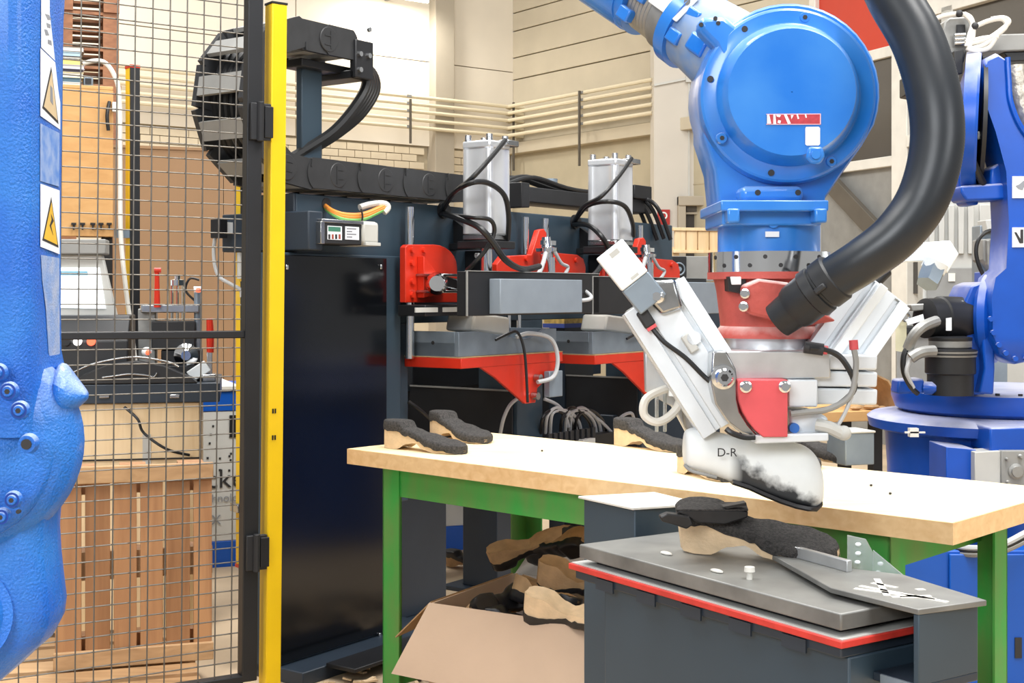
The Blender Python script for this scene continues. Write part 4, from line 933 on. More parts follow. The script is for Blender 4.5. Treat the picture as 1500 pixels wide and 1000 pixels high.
s2 = station(dict(cylx=903, cylx2=930, cyl=(227, 360), bar=(868, 1035, 405, 460), box=(1008, 1070, 413, 460), tray=(868, 1000, 486, 487, 519), yt=-.27), 'farther press station with silver cylinder half hidden by the gripper', 1)
# red carriage plates
def rounded(px0, px1, py0, py1, r, y):
    a = [(px0, py1), (px0, py0+4), (px0+4, py0)]
    for i in range(7):
        q = math.radians(90-15*i); a.append((px1-r+r*math.cos(q), py0+r-r*math.sin(q)))
    a.append((px1, py1)); return [(pf(u, v, y)[0], y, pf(u, v, y)[1]) for u, v in a]
rp = thing('red_carriage', 'bright red bolted carriage plate with chrome joint at the left rod', 'carriage', pw(630, 443, -.07))
part(rp, 'plate', MB(PF).prism(rounded(594, 670, 358, 443, 34, -.10), (0, .03, 0)), M['red'], bevel=.003)
for px, py in ((603, 366), (620, 366), (603, 385), (603, 412), (603, 432), (620, 432), (621, 385)):
    xx, zz = pf(px, py, -.1); part(rp, 'bolt', MB(PF).cyl((xx, -.10, zz), (xx, -.112, zz), .012, n=10), M['red'])
part(rp, 'rib', MB(PF).prism([(pf(a, b, -.1)[0], -.10, pf(a, b, -.1)[1]) for a, b in ((611, 375), (630, 400), (630, 432), (611, 436))], (0, -.035, 0)), M['red'], bevel=.002)
for py in (402, 426): part(rp, 'clevis_plate', MB(PF).box(pf(626, py, -.16)[0], pf(652, py, -.16)[0], -.24, -.10, pf(640, py+3, -.16)[1], pf(640, py-1, -.16)[1]), M['steel'], bevel=.003)
part(rp, 'joint_pin', MB().lathe([(0, .03), (.2, .045), (.8, .045), (1, .04)], pw(640, 415, -.24), pw(640, 415, -.10), 20), M['chrome'])
part(rp, 'joint_arm', MB().beam(pw(646, 412, -.2), pw(676, 420, -.2), .05, .045), M['steel'], bevel=.006)
part(rp, 'lower_arm', MB(PF).box(pf(600, 450, -.12)[0], pf(682, 450, -.12)[0], -.2, -.06, pf(640, 462, -.12)[1], pf(640, 446, -.12)[1]), M['black'], bevel=.003)
for a, b in ((608, 640), (648, 668)): part(rp, 'arm_slot', MB(PF).box(pf(a, 454, -.2)[0], pf(b, 454, -.2)[0], -.205, -.198, pf(640, 457, -.2)[1], pf(640, 450, -.2)[1]), M['lightgrey'])
for j, (dx, lab) in enumerate(((0, 'red carriage plates with triangular fin between the two press stations'), (155, 'red carriage plate with triangular fin right of the farther cylinder'))):
    s_ = 1-.13*j; 
    def q(px, py): return (728+dx+(px-728)*s_, (372+8*j)+(py-365)*s_)
    T = thing('red_carriage', lab, 'carriage', pw(*q(790, 400), -.07))
    c = [q(728, 402), q(728, 378), q(736, 366), q(776, 366)]
    part(T, 'plate', MB(PF).prism([(pf(a, b, -.1)[0], -.10, pf(a, b, -.1)[1]) for a, b in [q(728, 402), q(728, 380), q(737, 368), q(779, 366), q(790, 330), q(797, 328), q(801, 334), q(800, 362), q(846, 366), q(855, 372), q(858, 384), q(858, 402)]], (0, .03, 0)), M['red'], bevel=.003)
    for a, b in ((745, 372), (770, 372), (812, 372), (843, 374)):
        xx, zz = pf(*q(a, b), -.1); part(T, 'bolt', MB(PF).cyl((xx, -.10, zz), (xx, -.112, zz), .012, n=10), M['red'])
    part(T, 'fitting', MB().lathe([(0, .03), (.3, .03), (.35, .05), (.5, .05), (.55, .025), (1, .02)], pw(*q(801, 372), -.16), pw(*q(800, 340), -.16), 14), M['chrome'])
    part(T, 'fitting_arm', MB().beam(pw(*q(794, 348), -.16), pw(*q(812, 349), -.17), .02, .02), M['chrome'])
    part(T, 'plunger', MB().cyl(pw(*q(806, 400), -.2), pw(*q(806, 370), -.2), .022, n=14), M['chrome'])
    part(T, 'grey_hose', MB().tube([pw(*q(772, 398), -.22), pw(*q(788, 394), -.22), pw(*q(795, 380), -.2), pw(*q(800, 362), -.18), pw(*q(806, 356), -.18)], .010), M['cable_grey'])
    part(T, 'grey_hose', MB().tube([pw(*q(812, 360), -.2), pw(*q(822, 378), -.2), pw(*q(832, 384), -.2), pw(*q(826, 396), -.2), pw(*q(818, 398), -.2)], .008), M['cable_grey'])
# hoses over the cylinders
def hose(pts, r, m, lab, grp='black hoses at the press cylinders'):
    w_ = [pw(a, b, c) for a, b, c in pts]; return single('press_hose', MB().tube(w_, r), m, lab, 'hose', w_[0], grp)
hose([(648, 308, -.02), (662, 285, -.2), (690, 262, -.33), (715, 235, -.36), (740, 205, -.32)], .010, M['cable_black'], 'black hose running up to the top of the nearer cylinder')
hose([(648, 308, -.02), (665, 282, -.2), (690, 268, -.34), (715, 268, -.36), (738, 285, -.36), (745, 315, -.34), (744, 350, -.3)], .011, M['cable_black'], 'black hose arching across the nearer cylinder to its foot')
hose([(648, 312, -.02), (672, 320, -.2), (700, 332, -.34), (720, 352, -.38), (740, 380, -.4), (765, 394, -.36), (790, 390, -.26)], .013, M['cable_black'], 'thick black hose sagging in front of the nearer cylinder')
hose([(650, 314, -.02), (690, 318, -.3), (718, 322, -.36), (724, 340, -.36), (712, 365, -.34), (695, 385, -.3), (684, 396, -.26)], .009, M['cable_black'], 'thin black hose bending down to the pressing bar of the nearer station')
hose([(841, 325, -.02), (855, 302, -.2), (880, 288, -.33), (905, 260, -.36), (925, 232, -.32)], .010, M['cable_black'], 'black hose running up to the top of the farther cylinder')
hose([(841, 325, -.02), (860, 302, -.2), (890, 295, -.34), (915, 302, -.36), (926, 325, -.34), (928, 345, -.3)], .011, M['cable_black'], 'black hose arching across the farther cylinder')
hose([(841, 328, -.02), (862, 330, -.2), (880, 345, -.3), (890, 365, -.3), (880, 390, -.3), (868, 405, -.3)], .012, M['cable_black'], 'black hose bending down beside the farther cylinder')
# grey cables in the open lower station
for k in range(7):
    x0 = 800+k*7
    pts = [(x0, 634, .14), (x0+3, 612-k % 3*3, .10), (x0+16, 601-(k % 2)*4, .1), (x0+30, 604, .1), (x0+42, 618, .12), (x0+46, 636, .14)]
    w_ = [pw(a+(-8 if k < 3 else 0), b, c-.14) for a, b, c in pts]
    single('loop_cable', MB().tube(w_, .008), M['cable_grey'] if k % 3 else M['cable_black'], ('first', 'second', 'third', 'fourth', 'fifth', 'sixth', 'rightmost')[k]+(' cable, grey,' if k % 3 else ' cable, black,')+' counted from the left in the bundle inside the press opening', 'cable', w_[0], 'grey cables bundled in the press opening' if k % 3 else 'black cables bundled in the press opening')
for pts, lab in (([(797, 584, 0), (815, 592, -.03), (828, 606, -.03), (833, 625, -.02)], 'grey cable slanting down from the column into the cable bundle'),
                 ([(860, 604, 0), (878, 615, -.03), (895, 632, -.04), (905, 645, -.04)], 'grey cable slanting right out of the cable bundle'),
                 ([(777, 562, -.04), (765, 578, -.08), (748, 592, -.08), (738, 612, -.06), (733, 634, -.02)], 'grey cable dropping from the sensor box of the nearer station'),
                 ([(900, 640, -.02), (902, 622, -.05), (912, 609, -.06), (925, 605, -.06), (929, 616, -.05)], 'grey cable curling up beside the dark right column'),
                 ([(598, 588, -.03), (612, 598, -.05), (628, 612, -.05), (640, 625, -.04)], 'black cable slanting down behind the left soles')):
    w_ = [pw(a, b, c) for a, b, c in pts]; single('loose_cable', MB().tube(w_, .008), M['cable_black'] if 'black' in lab else M['cable_grey'], lab, 'cable', w_[0])
cb = thing('terminal_strip', 'dark connector strip with grey plugs below the cable bundle in the press', 'connector', pw(840, 660, -.02))
part(cb, 'strip', MB(PF).box(pf(800, 640, -.03)[0], pf(900, 640, -.03)[0], -.06, .0, pf(840, 668, -.03)[1], pf(840, 640, -.03)[1]), M['black'], bevel=.003)
for k in range(9):
    xx = pf(803+k*8, 640, -.07)[0]; part(cb, 'plug', MB(PF).box(xx, xx+.026, -.075, -.06, pf(840, 646, -.07)[1], pf(840, 630, -.07)[1]), M['blackplastic'], bevel=.002)
part(cb, 'grey_module', MB(PF).box(pf(854, 650, -.1)[0], pf(872, 650, -.1)[0], -.1, -.06, pf(862, 656, -.1)[1], pf(862, 643, -.1)[1]), M['lightgrey'])
# yellow and blue folder seen through the press
t = thing('yellow_tray', 'yellow and blue tray seen through the press between the two stations', 'tray', pw(835, 480, .5))
part(t, 'yellow_face', MB(PF).box(pf(815, 470, .5)[0], pf(862, 470, .5)[0], .45, .58, pf(840, 473, .5)[1], pf(840, 463, .5)[1]), mat('tray_yellow', 'd9b45c', .5, 0, .3, 40))
part(t, 'blue_base', MB(PF).box(pf(813, 470, .5)[0], pf(864, 470, .5)[0], .44, .58, pf(840, 479, .5)[1], pf(840, 473, .5)[1]), mat('tray_blue', '3c4f9a', .5))
part(t, 'stand', MB(PF).box(pf(818, 470, .5)[0], pf(860, 470, .5)[0], .46, .56, 0, pf(840, 479, .5)[1]), M['navy2'])
# control unit and cabinet at the far end of the press
CU = Fr(P(985, 430, 7.6), (.97, .24, 0)); CU.o.z = 0
def cu(px, py, y=0.0): return CU.hit(px, py, y)
t = thing('fan_unit', 'grey control unit with a round fan standing on the dark cabinet', 'control unit', CU.w(.1, .1, cu(1000, 412)[1]))
zb = cu(1000, 412)[1]; zt = cu(1000, 375)[1]
part(t, 'case', MB(CU).box(cu(986, 400)[0], cu(1046, 400)[0], 0, .25, zb, zt), M['grey'], bevel=.004)
part(t, 'fan_plate', MB(CU).box(cu(983, 400)[0], cu(1004, 400)[0], -.02, .0, zb+.002, zt-.002), M['black'], bevel=.003)
fx, fz = cu(994, 394, -.02)
part(t, 'fan_ring', MB().tube([CU.w(fx+.035*math.cos(q), -.024, fz+.035*math.sin(q)) for q in [i*math.pi/8 for i in range(17)]], .005, 6, 1), M['grey_steel'])
part(t, 'fan_hub', MB(CU).cyl((fx, -.02, fz), (fx, -.035, fz), .014, n=14), M['grey_steel'])
t = thing('dark_cabinet', 'dark cabinet under the fan unit beside the farther press station', 'cabinet', CU.w(.2, .2, 0))
part(t, 'body', MB(CU).box(cu(975, 450)[0], cu(1055, 450)[0], .0, .4, .02, zb-.004), M['navy2'], bevel=.004)
part(t, 'grey_panel', MB(CU).box(cu(1006, 450)[0], cu(1030, 450)[0], -.02, .0, cu(1015, 462)[1], cu(1015, 416)[1]), M['grey_steel'], bevel=.003)
part(t, 'base', MB(CU).box(cu(975, 450)[0], cu(1055, 450)[0], .03, .37, .0, .02), M['black'])
CR = Fr(P(985, 430, 8.6), (.97, .24, 0)); CR.o.z = 0
def cr(px, py): return CR.hit(px, py)
t = thing('wooden_crate', 'pale wooden crate of upright boards standing behind the fan unit', 'crate', CR.w(.2, .2, 0))
xs = [cr(p, 350)[0] for p in (988, 1005, 1022, 1039, 1056)]; z0, z1 = cr(1010, 366)[1], cr(1010, 338)[1]
for i in range(4): part(t, 'board', MB(CR).box(xs[i]+.004, xs[i+1]-.004, 0, .02, z0, z1), M['crate'], bevel=.002)
part(t, 'rim', MB(CR).box(xs[0]-.01, xs[-1]+.01, -.012, .03, z1, z1+.02), M['crate'], bevel=.002)
part(t, 'rim', MB(CR).box(xs[0]-.01, xs[-1]+.01, -.012, .03, z0-.02, z0), M['crate'], bevel=.002)
for xx in (xs[0]-.0, xs[-1]-.04): part(t, 'leg', MB(CR).box(xx, xx+.04, .02, .06, 0, z0), M['crate'])
part(t, 'bottom', MB(CR).box(xs[0], xs[-1], .02, .4, z0, z0+.02), M['crate'])
# yellow curtain post on the left end of the press, with its cables
YQ = Fr(P(352, 430, 5.0), (.80, .60, 0)); YQ.o.z = 0
def yq(px, py): return YQ.hit(px, py)
t = thing('light_curtain', 'narrow yellow light curtain hanging beside the black gate stile', 'light curtain', YQ.w(0, 0, yq(350, 832)[1]), 'yellow light curtain posts')
za, zb = yq(350, 828)[1], yq(350, 262)[1]
part(t, 'yellow_profile', MB(YQ).box(-.0, .03, 0.0, .04, za, zb), M['yellow'], bevel=.002)
part(t, 'black_window', MB(YQ).box(.0, .035, -.01, .0, za, zb), M['black'])
part(t, 'red_cap', MB(YQ).box(-.002, .036, -.012, .042, za-.012, za), M['red'])
part(t, 'clamp', MB(YQ).box(-.02, .05, -.02, .05, yq(350, 750)[1], yq(350, 738)[1]), M['steel'], bevel=.003)
part(t, 'arm', MB().beam(YQ.w(.02, .02, yq(350, 745)[1]), YQ.w(.30, .10, yq(350, 745)[1]), .03, .03), M['black'])
part(t, 'connector', MB(YQ).box(-.012, .03, -.04, -.012, yq(350, 412)[1], yq(350, 372)[1]), M['yellow'], bevel=.003)
part(t, 'connector', MB().cyl(YQ.w(-.012, -.03, yq(346, 408)[1]), YQ.w(-.012, -.03, yq(346, 370)[1]), .014, n=10), M['lightgrey'])
c = [P(a, b, 4.96) for a, b in [(316, 343), (313, 365), (315, 390), (322, 406), (338, 416), (352, 424), (354, 435)]]
single('sensor_cable', MB().tube(c, .007), M['cable_grey'], 'pale cable hanging from the grey plug to the yellow light curtain', 'cable', c[0])
# ================================================================ work table
TF = Fr((.943, 2.852, 0), (.731, -.682, 0)); TT = .89
t = thing('work_table', 'long beech topped work table on a green steel frame', 'table', TF.w(-1, .33, 0))
tw = .655
for i in range(5):
    part(t, 'top_board', MB(TF).box(-2.0, 0, tw*i/5, tw*(i+1)/5-(.0006 if i < 4 else 0), TT-.048, TT), M['beech'] if i else M['beech'], bevel=.0015)
part(t, 'front_lipping', MB(TF).box(-2.0, 0, -.004, 0, TT-.048, TT-.0006), M['beechedge'])
part(t, 'end_lipping', MB(TF).box(0, .004, -.004, tw, TT-.048, TT-.0006), M['beechedge'])
part(t, 'apron', MB(TF).box(-1.83, -.2, .045, .05, TT-.048-.09, TT-.048), M['green'], bevel=.001)
part(t, 'apron', MB(TF).box(-1.83, -.2, tw-.06, tw-.055, TT-.048-.09, TT-.048), M['green'], bevel=.001)
for xx in (-1.86, -.185): part(t, 'apron', MB(TF).box(xx, xx+.005, .06, tw-.06, TT-.048-.09, TT-.048), M['green'])
for xx, sg, yy, sy in ((-1.88, 1, .04, 1), (-.165, -1, .04, 1), (-1.79, 1, tw-.05, -1), (-.115, -1, tw-.09, -1)):
    w = .075
    x0, x1 = sorted((xx, xx+sg*w)); y0, y1 = sorted((yy, yy+sy*w))
    lm = MB(TF).box(x0, x1, yy if sy > 0 else yy-.006, yy+.006 if sy > 0 else yy, 0.004, TT-.048).box(xx if sg > 0 else xx-.006, xx+.006 if sg > 0 else xx, y0, y1, 0.004, TT-.048)
    l = part(t, 'leg', lm, M['green']); part(l, 'foot', MB(TF).box(x0, x1, y0, y1, 0, .005), M['green'])
part(t, 'corner_gusset', MB(TF).prism([(-.19, .051, TT-.138), (-.19, .051, TT-.048), (-.52, .051, TT-.048), (-.44, .051, TT-.10)], (0, .004, 0)), M['green'])
part(t, 'lower_rail', MB(TF).box(-1.87, -1.83, .05, tw-.06, .16, .20), M['green'], bevel=.002)
part(t, 'lower_rail', MB(TF).box(-1.83, -.2, tw-.09, tw-.05, .16, .20), M['green'], bevel=.002)
# ---------------------------------------------------------------- shoe soles
def sole_mesh(L=.30, seed=0, hl=1.0, wide=1.0, sharp_heel=1.0):
    rnd = random.Random(seed); n = 26
    def ip(tab, q):
        for (a, va), (b, vb) in zip(tab, tab[1:]):
            if q <= b: u = (q-a)/(b-a); u = u*u*(3-2*u); return va+(vb-va)*u
        return tab[-1][1]
    half = [(0, .012), (.03, .026), (.12, .033), (.3, .029), (.45, .028), (.62, .041), (.75, .045), (.88, .038), (.96, .024), (1, .006)]
    top = [(0, .056), (.22, .056), (.36, .046), (.5, .036), (.7, .022), (.9, .016), (1, .012)]
    bot = [(0, 0), (.22, 0), (.36, .016), (.46, .020), (.58, .006), (.7, .0), (1, .001)]
    off = [(0, 0), (.4, -.006), (.75, .006), (1, -.004)]
    cork = []; tread = []; jag = [rnd.uniform(-1, 1) for _ in range(n+1)]
    for i in range(n+1):
        q = i/n; x = q*L; w = ip(half, q)*wide; zt = ip(top, q)*hl; zb = ip(bot, q)*hl; y = ip(off, q)
        ztj = zt+jag[i]*.003
        wt = w*.93
        cork.append([(x, y-wt*1.0, zb), (x, y-wt*1.0, (zb+ztj)/2), (x, y-wt*.98, ztj-.003), (x, y-wt*.9, ztj), (x, y+wt*.9, ztj), (x, y+wt*.98, ztj-.003), (x, y+wt, (zb+ztj)/2), (x, y+wt, zb), (x, y+wt*.7, zb+.004), (x, y-wt*.7, zb+.004)])
        th = .009+(.013 if .0 <= q < .27 else 0)
        lo = ztj-.010-(.004 if q > .55 else 0)
        zz = zt+th
        if q > .27: zz = max(zz, zt+.009)
        tread.append([(x*1.0, y-w*1.03, lo), (x, y-w*1.06, (lo+zz)/2), (x, y-w*1.0, zz-.003), (x, y-w*.9, zz), (x, y-w*.3, zz+.001), (x, y+w*.3, zz+.001), (x, y+w*.9, zz), (x, y+w*1.0, zz-.003), (x, y+w*1.06, (lo+zz)/2), (x, y+w*1.03, lo)])
    return MB().loft(cork), MB().loft(tread)
sole_lib = {}
def sole(lab, m4, group, seed=0, corkm='cork', treadm='tread', L=.30, wide=1.0, hl=1.0):
    key = (seed, corkm, treadm, L, wide, hl)
    T = thing('shoe_sole', lab, 'shoe sole', (0, 0, 0), group)
    if key not in sole_lib:
        a, b = sole_mesh(L, seed, hl, wide); ca = to_mesh('cork_layer', a, sharp=30); ca.materials.append(M[corkm]); tb2 = to_mesh('tread_layer', b, sharp=50); tb2.materials.append(M[treadm]); sole_lib[key] = (ca, tb2)
    for nm, me in zip(('cork_layer', 'tread_layer'), sole_lib[key]): link(nm, me, None, T)
    T.matrix_basis = m4; return T
def place(p, yaw, pitch=0, roll=0):
    m = Matrix.Rotation(yaw, 4, 'Z') @ Matrix.Rotation(pitch, 4, 'Y') @ Matrix.Rotation(roll, 4, 'X'); m.translation = Vector(p); return m
def toe_yaw(a, b): d = Vector(b)-Vector(a); return math.atan2(d.y, d.x)
def on_table(hx, hy, tx, ty, lab, seed, grp, **k):
    a = PZ(hx, hy, TT); b = PZ(tx, ty, TT); d = b-a; L = k.pop('L', None) or d.length
    return sole(lab, place(a+Vector((0, 0, .001)), toe_yaw(a, b)), grp, seed, L=L, **k)
G = 'shoe soles lying on the work table'
on_table(568, 654, 712, 668, 'beige and black shoe sole nearest the left table corner', 1, G, L=.325, hl=1.18, wide=1.2)
on_table(638, 638, 775, 660, 'dark shoe sole behind the front left one on the table', 2, G, L=.31, hl=1.18, wide=1.25)
on_table(905, 650, 1045, 668, 'shoe sole with pale beige heel left of the shoe last', 3, G, L=.31, hl=1.15, wide=1.15)
on_table(1000, 690, 1140, 720, 'shoe sole lying under the white shoe last on the table', 4, G, L=.24)
on_table(1100, 672, 1226, 692, 'rounded dark sole toe just right of the shoe last', 5, G, L=.28, wide=1.05)
on_table(1145, 664, 1285, 685, 'dark textured sole in front of the small grey box', 6, G, L=.31, wide=1.05)
t = thing('grey_tin', 'small grey metal box behind the dark soles on the table edge', 'box', PZ(1268, 683, TT))
gb = Fr(PZ(1245, 686, TT)+Vector((0, .05, 0)), (.95, .31, 0))
part(t, 'body', MB(gb).box(0, .095, 0, .1, .001, .092), M['grey_steel'], bevel=.003)
part(t, 'lid', MB(gb).box(-.003, .098, -.003, .103, .092, .098), M['lightgrey'], bevel=.002)
for k, (px, py) in enumerate(((794, 661), (1276, 712), (1304, 724))):
    single('rubber_crumb', MB().ball(PZ(px, py, TT)+Vector((0, 0, .003)), .004, .005, .003, 8, 5), M['treadblack'], ('black rubber crumb on the table right of the left soles', 'black rubber crumb on the table right of the last', 'lone black rubber crumb near the right end of the table')[k], 'crumb', PZ(px, py, TT)+Vector((0, 0, .003)))

# ---------------------------------------------------------------- cardboard box under the table
cb0 = P(628, 884, 3.95); BX = Fr((cb0.x, cb0.y, 0), (.86, -.51, 0)); zr = cb0.z
xbr = BX.hit(905, 928, 0)[0]
t = thing('cardboard_box', 'open cardboard box of soles under the table with its flap hanging out', 'box', BX.w(.4, .2, 0))
part(t, 'front_wall', MB(BX).box(0, xbr, 0, .006, .0, zr), M['card'])
part(t, 'back_wall', MB(BX).box(0, xbr, .5, .506, .0, zr), M['cardin'])
part(t, 'side_wall', MB(BX).box(0, .006, .006, .5, 0, zr), M['card'])
part(t, 'side_wall', MB(BX).box(xbr-.006, xbr, .006, .5, 0, zr), M['card'])
part(t, 'bottom', MB(BX).box(0.006, xbr-.006, .006, .5, 0, .008), M['cardin'])
fl = [(0, -.002, zr), (xbr, -.002, zr-.0), (xbr, -.12, zr-.2), (-.05, -.12, zr-.185)]
part(t, 'front_flap', MB(BX).prism(fl, (0, .006, .003)), M['card'])
part(t, 'side_flap', MB(BX).prism([(0, .01, zr), (0, .49, zr), (-.13, .46, zr-.10), (-.15, .04, zr-.13)], (0, 0, .005)), M['cork_dark'])
part(t, 'back_flap', MB(BX).prism([(0, .506, zr), (xbr, .506, zr), (xbr, .60, zr+.08), (.02, .60, zr+.08)], (0, .005, .003)), M['cardin'])
G2 = 'shoe soles heaped in and behind the cardboard box'
def heap(hx, hy, tx, ty, dh, dt, lab, seed, roll=math.pi, L=None, lift=0, **k):
    a = P(hx, hy, dh); b = P(tx, ty, dt); d = b-a; yaw = math.atan2(d.y, d.x); pitch = -math.atan2(d.z, math.hypot(d.x, d.y))
    return sole(lab, place(a, yaw, pitch, roll), G2, seed, L=L or .3, **k)
heap(772, 862, 900, 905, 3.78, 3.66, 'pale cream sole turned upside down at the front rim of the box', 11, math.pi+.25, wide=1.15, hl=1.25, treadm='treadblack')
heap(762, 840, 812, 862, 4.05, 3.9, 'tan sole with black toe behind the pale cream one', 12, math.pi-.3, corkm='cork_dark', treadm='treadblack')
heap(712, 805, 838, 775, 4.35, 4.3, 'long tan sole sloping up on top of the heap', 13, math.pi+.5, corkm='cork_dark', treadm='treadblack')
heap(862, 775, 812, 800, 4.18, 4.3, 'tan sole heel standing up at the top of the heap', 14, math.pi+.8, corkm='cork_dark', treadm='treadblack')
heap(792, 815, 893, 848, 4.0, 3.9, 'brown sole curled around its heel at the right of the heap', 15, math.pi+.2, corkm='cork_dark', treadm='treadblack', hl=1.5, wide=1.2)
heap(680, 905, 790, 868, 3.95, 4.15, 'dark narrow sole lying on edge in the left of the box', 16, .9, corkm='cork_dark', treadm='treadblack')
heap(885, 880, 800, 880, 3.9, 4.1, 'grey sole half hidden behind the cream one at the right', 17, math.pi-.1, corkm='offwhite', treadm='treadblack')
heap(700, 925, 860, 930, 3.95, 3.85, 'sole buried in the bottom of the box', 18, 0, corkm='cork_dark', treadm='treadblack')
heap(655, 826, 712, 834, 6.75, 6.6, 'dark sole on the floor behind the table leg', 19, 0.1, corkm='cork_dark', treadm='treadblack')
# packing under the heap and floor litter
t = thing('brown_sack', 'crumpled brown paper packing under the heap of soles', 'packing paper', BX.w(.4, .3, .01))
mb = MB(BX); rr = random.Random(4); rings = []
for i in range(11):
    x = .03+(xbr-.08)*i/10; rings.append([(x, .03+.44*j/8, (.02 if j in (0, 8) else zr*.55+(.05+.19*i/10)*math.sin(math.pi*j/8)+rr.uniform(-.02, .02))) for j in range(9)]+[(x, .4, .012), (x, .1, .012)])
part(t, 'paper', mb.loft(rings), M['cork_dark'], sharp=25)
rr = random.Random(9); mb = MB()
for i in range(420):
    px = rr.uniform(600, 905); d = rr.uniform(4.25, 5.5)
    c = Vector(((px-CX)/F*d, d, .008)); a = rr.uniform(0, 6.28); l = rr.uniform(.008, .03)
    mb.beam(c+Vector((-math.cos(a)*l, -math.sin(a)*l, 0)), c+Vector((math.cos(a)*l, math.sin(a)*l, rr.uniform(0, .012))), rr.uniform(.006, .018), .008)
single('sole_offcuts', mb, M['treadblack'], 'dark rubber offcuts scattered on the floor under the table', 'offcuts', (0, 5, 0), kind='stuff')
mb = MB()
for i in range(260):
    px = rr.uniform(410, 905); d = rr.uniform(4.2, 5.6)
    c = Vector(((px-CX)/F*d, d, .009)); a = rr.uniform(0, 6.28); l = rr.uniform(.01, .035)
    mb.beam(c+Vector((-math.cos(a)*l, -math.sin(a)*l, 0)), c+Vector((math.cos(a)*l, math.sin(a)*l, rr.uniform(0, .02))), rr.uniform(.008, .03), .006)
single('cork_offcuts', mb, M['cork'], 'pale cork offcuts scattered on the floor under the table', 'offcuts', (0, 5, 0), kind='stuff')

# ================================================================ gluing stand in front
SF = Fr((.5685, 2.30, 0), (.549, -.836, 0)); Z0 = .827
t = thing('gluing_stand', 'dark steel stand with grey plates and red edge in the foreground', 'stand', SF.w(-.35, .2, 0))
part(t, 'top_plate', MB(SF).box(-.766, 0, 0, .30, Z0-.03, Z0), M['plate_steel'], bevel=.003)
part(t, 'red_plate', MB(SF).box(-.79, .012, -.012, .32, Z0-.057, Z0-.044), M['red_rubber'], bevel=.002)
part(t, 'plate_cover', MB(SF).box(-.786, .008, -.006, .316, Z0-.0445, Z0-.042), M['lightgrey'])
part(t, 'spacer', MB(SF).box(-.74, -.03, .03, .28, Z0-.042, Z0-.03), M['black'])
part(t, 'frame', MB(SF).box(-.78, .0, .0, .31, Z0-.078, Z0-.058), M['navy2'], bevel=.003)
for i in range(5): part(t, 'notch_plate', MB(SF).box(-.70+i*.14, -.64+i*.14, -.004, .0, Z0-.086, Z0-.062), M['navy2'])
part(t, 'cabinet', MB(SF).box(-.70, .0, .02, .34, .0, Z0-.078), M['navy'], bevel=.004)
# right hand cover plate, side bracket and arm
part(t, 'cover_plate', MB(SF).prism([(.105, .074, .836), (.125, .228, .836), (-.10, .275, .836), (-.2, .232, .836), (-.47, .246, .836), (-.093, .074, .836)], (0, 0, .010)), M['plate_steel'], bevel=.0015)
part(t, 'side_plate', MB(SF).box(.092, .104, .076, .232, .715, .836), M['navy'], bevel=.002)
part(t, 'arm_plate', MB(SF).box(.0, .104, .08, .232, .70, .716), M['navy2'], bevel=.002)
part(t, 'arm_edge', MB(SF).box(.02, .104, .076, .08, .70, .716), M['grey_steel'])
part(t, 'inner_wall', MB(SF).box(-.02, .09, .222, .232, .716, .836), M['navy2'])
part(t, 'guide_strip', MB(SF).prism([(-.475, .236, .846), (-.17, .20, .846), (-.17, .214, .846), (-.475, .25, .846)], (0, 0, .022)), M['alu'], bevel=.0015)
part(t, 'acrylic_stop', MB().prism([P(1241, 835, 2.60), P(1241, 784, 2.60), P(1268, 790, 2.585), P(1280, 812, 2.58), P(1278, 841, 2.585)], (.002, .006, 0)), M['acrylic'])
part(t, 'acrylic_stop', MB().prism([P(1278, 841, 2.575), P(1279, 806, 2.575), P(1326, 845, 2.54)], (.002, .006, 0)), M['acrylic'])
for px, py in ((1257, 797), (1257, 810), (1256, 823), (1290, 825), (1286, 838)):
    part(t, 'rivet', MB().ball(P(px, py, 2.583), .006, .004, .004, 10, 5), M['white'])
part(t, 'hood', MB(SF).box(-1.02, -.82, .20, .37, .0, .877), M['navy'], bevel=.003)
part(t, 'hood_top', MB(SF).prism([(-1.03, .19, .878), (-.815, .19, .878), (-.78, .37, .878), (-.98, .39, .878)], (0, 0, .006)), M['offwhite'], bevel=.0015)
xx, yy = SF.hitz(1098, 848, Z0); part(t, 'pin', MB(SF).lathe([(0, .006), (.6, .005), (.62, .011), (1, .010)], (xx, yy, Z0), (xx, yy, Z0+.024), 12), M['offwhite'])
for px, py in ((976, 812), (1050, 838)): 
    a = SF.hitz(px, py, Z0); part(t, 'glue_drip', MB(SF).ball((a[0], a[1], Z0+.003), .018, .008, .004, 10, 5), M['offwhite'])
rr = random.Random(3)
for i in range(7):
    part(t, 'glue_smear', MB(SF).beam((.0+rr.uniform(-.13, .09), .10+rr.uniform(0, .12), .8465), (.0+rr.uniform(-.10, .10), .10+rr.uniform(0, .12), .8465), .012, .0014), M['offwhite'])
part(t, 'foot_label', MB(SF).box(.001, .004, .06, .15, .62, .66), M['offwhite'])
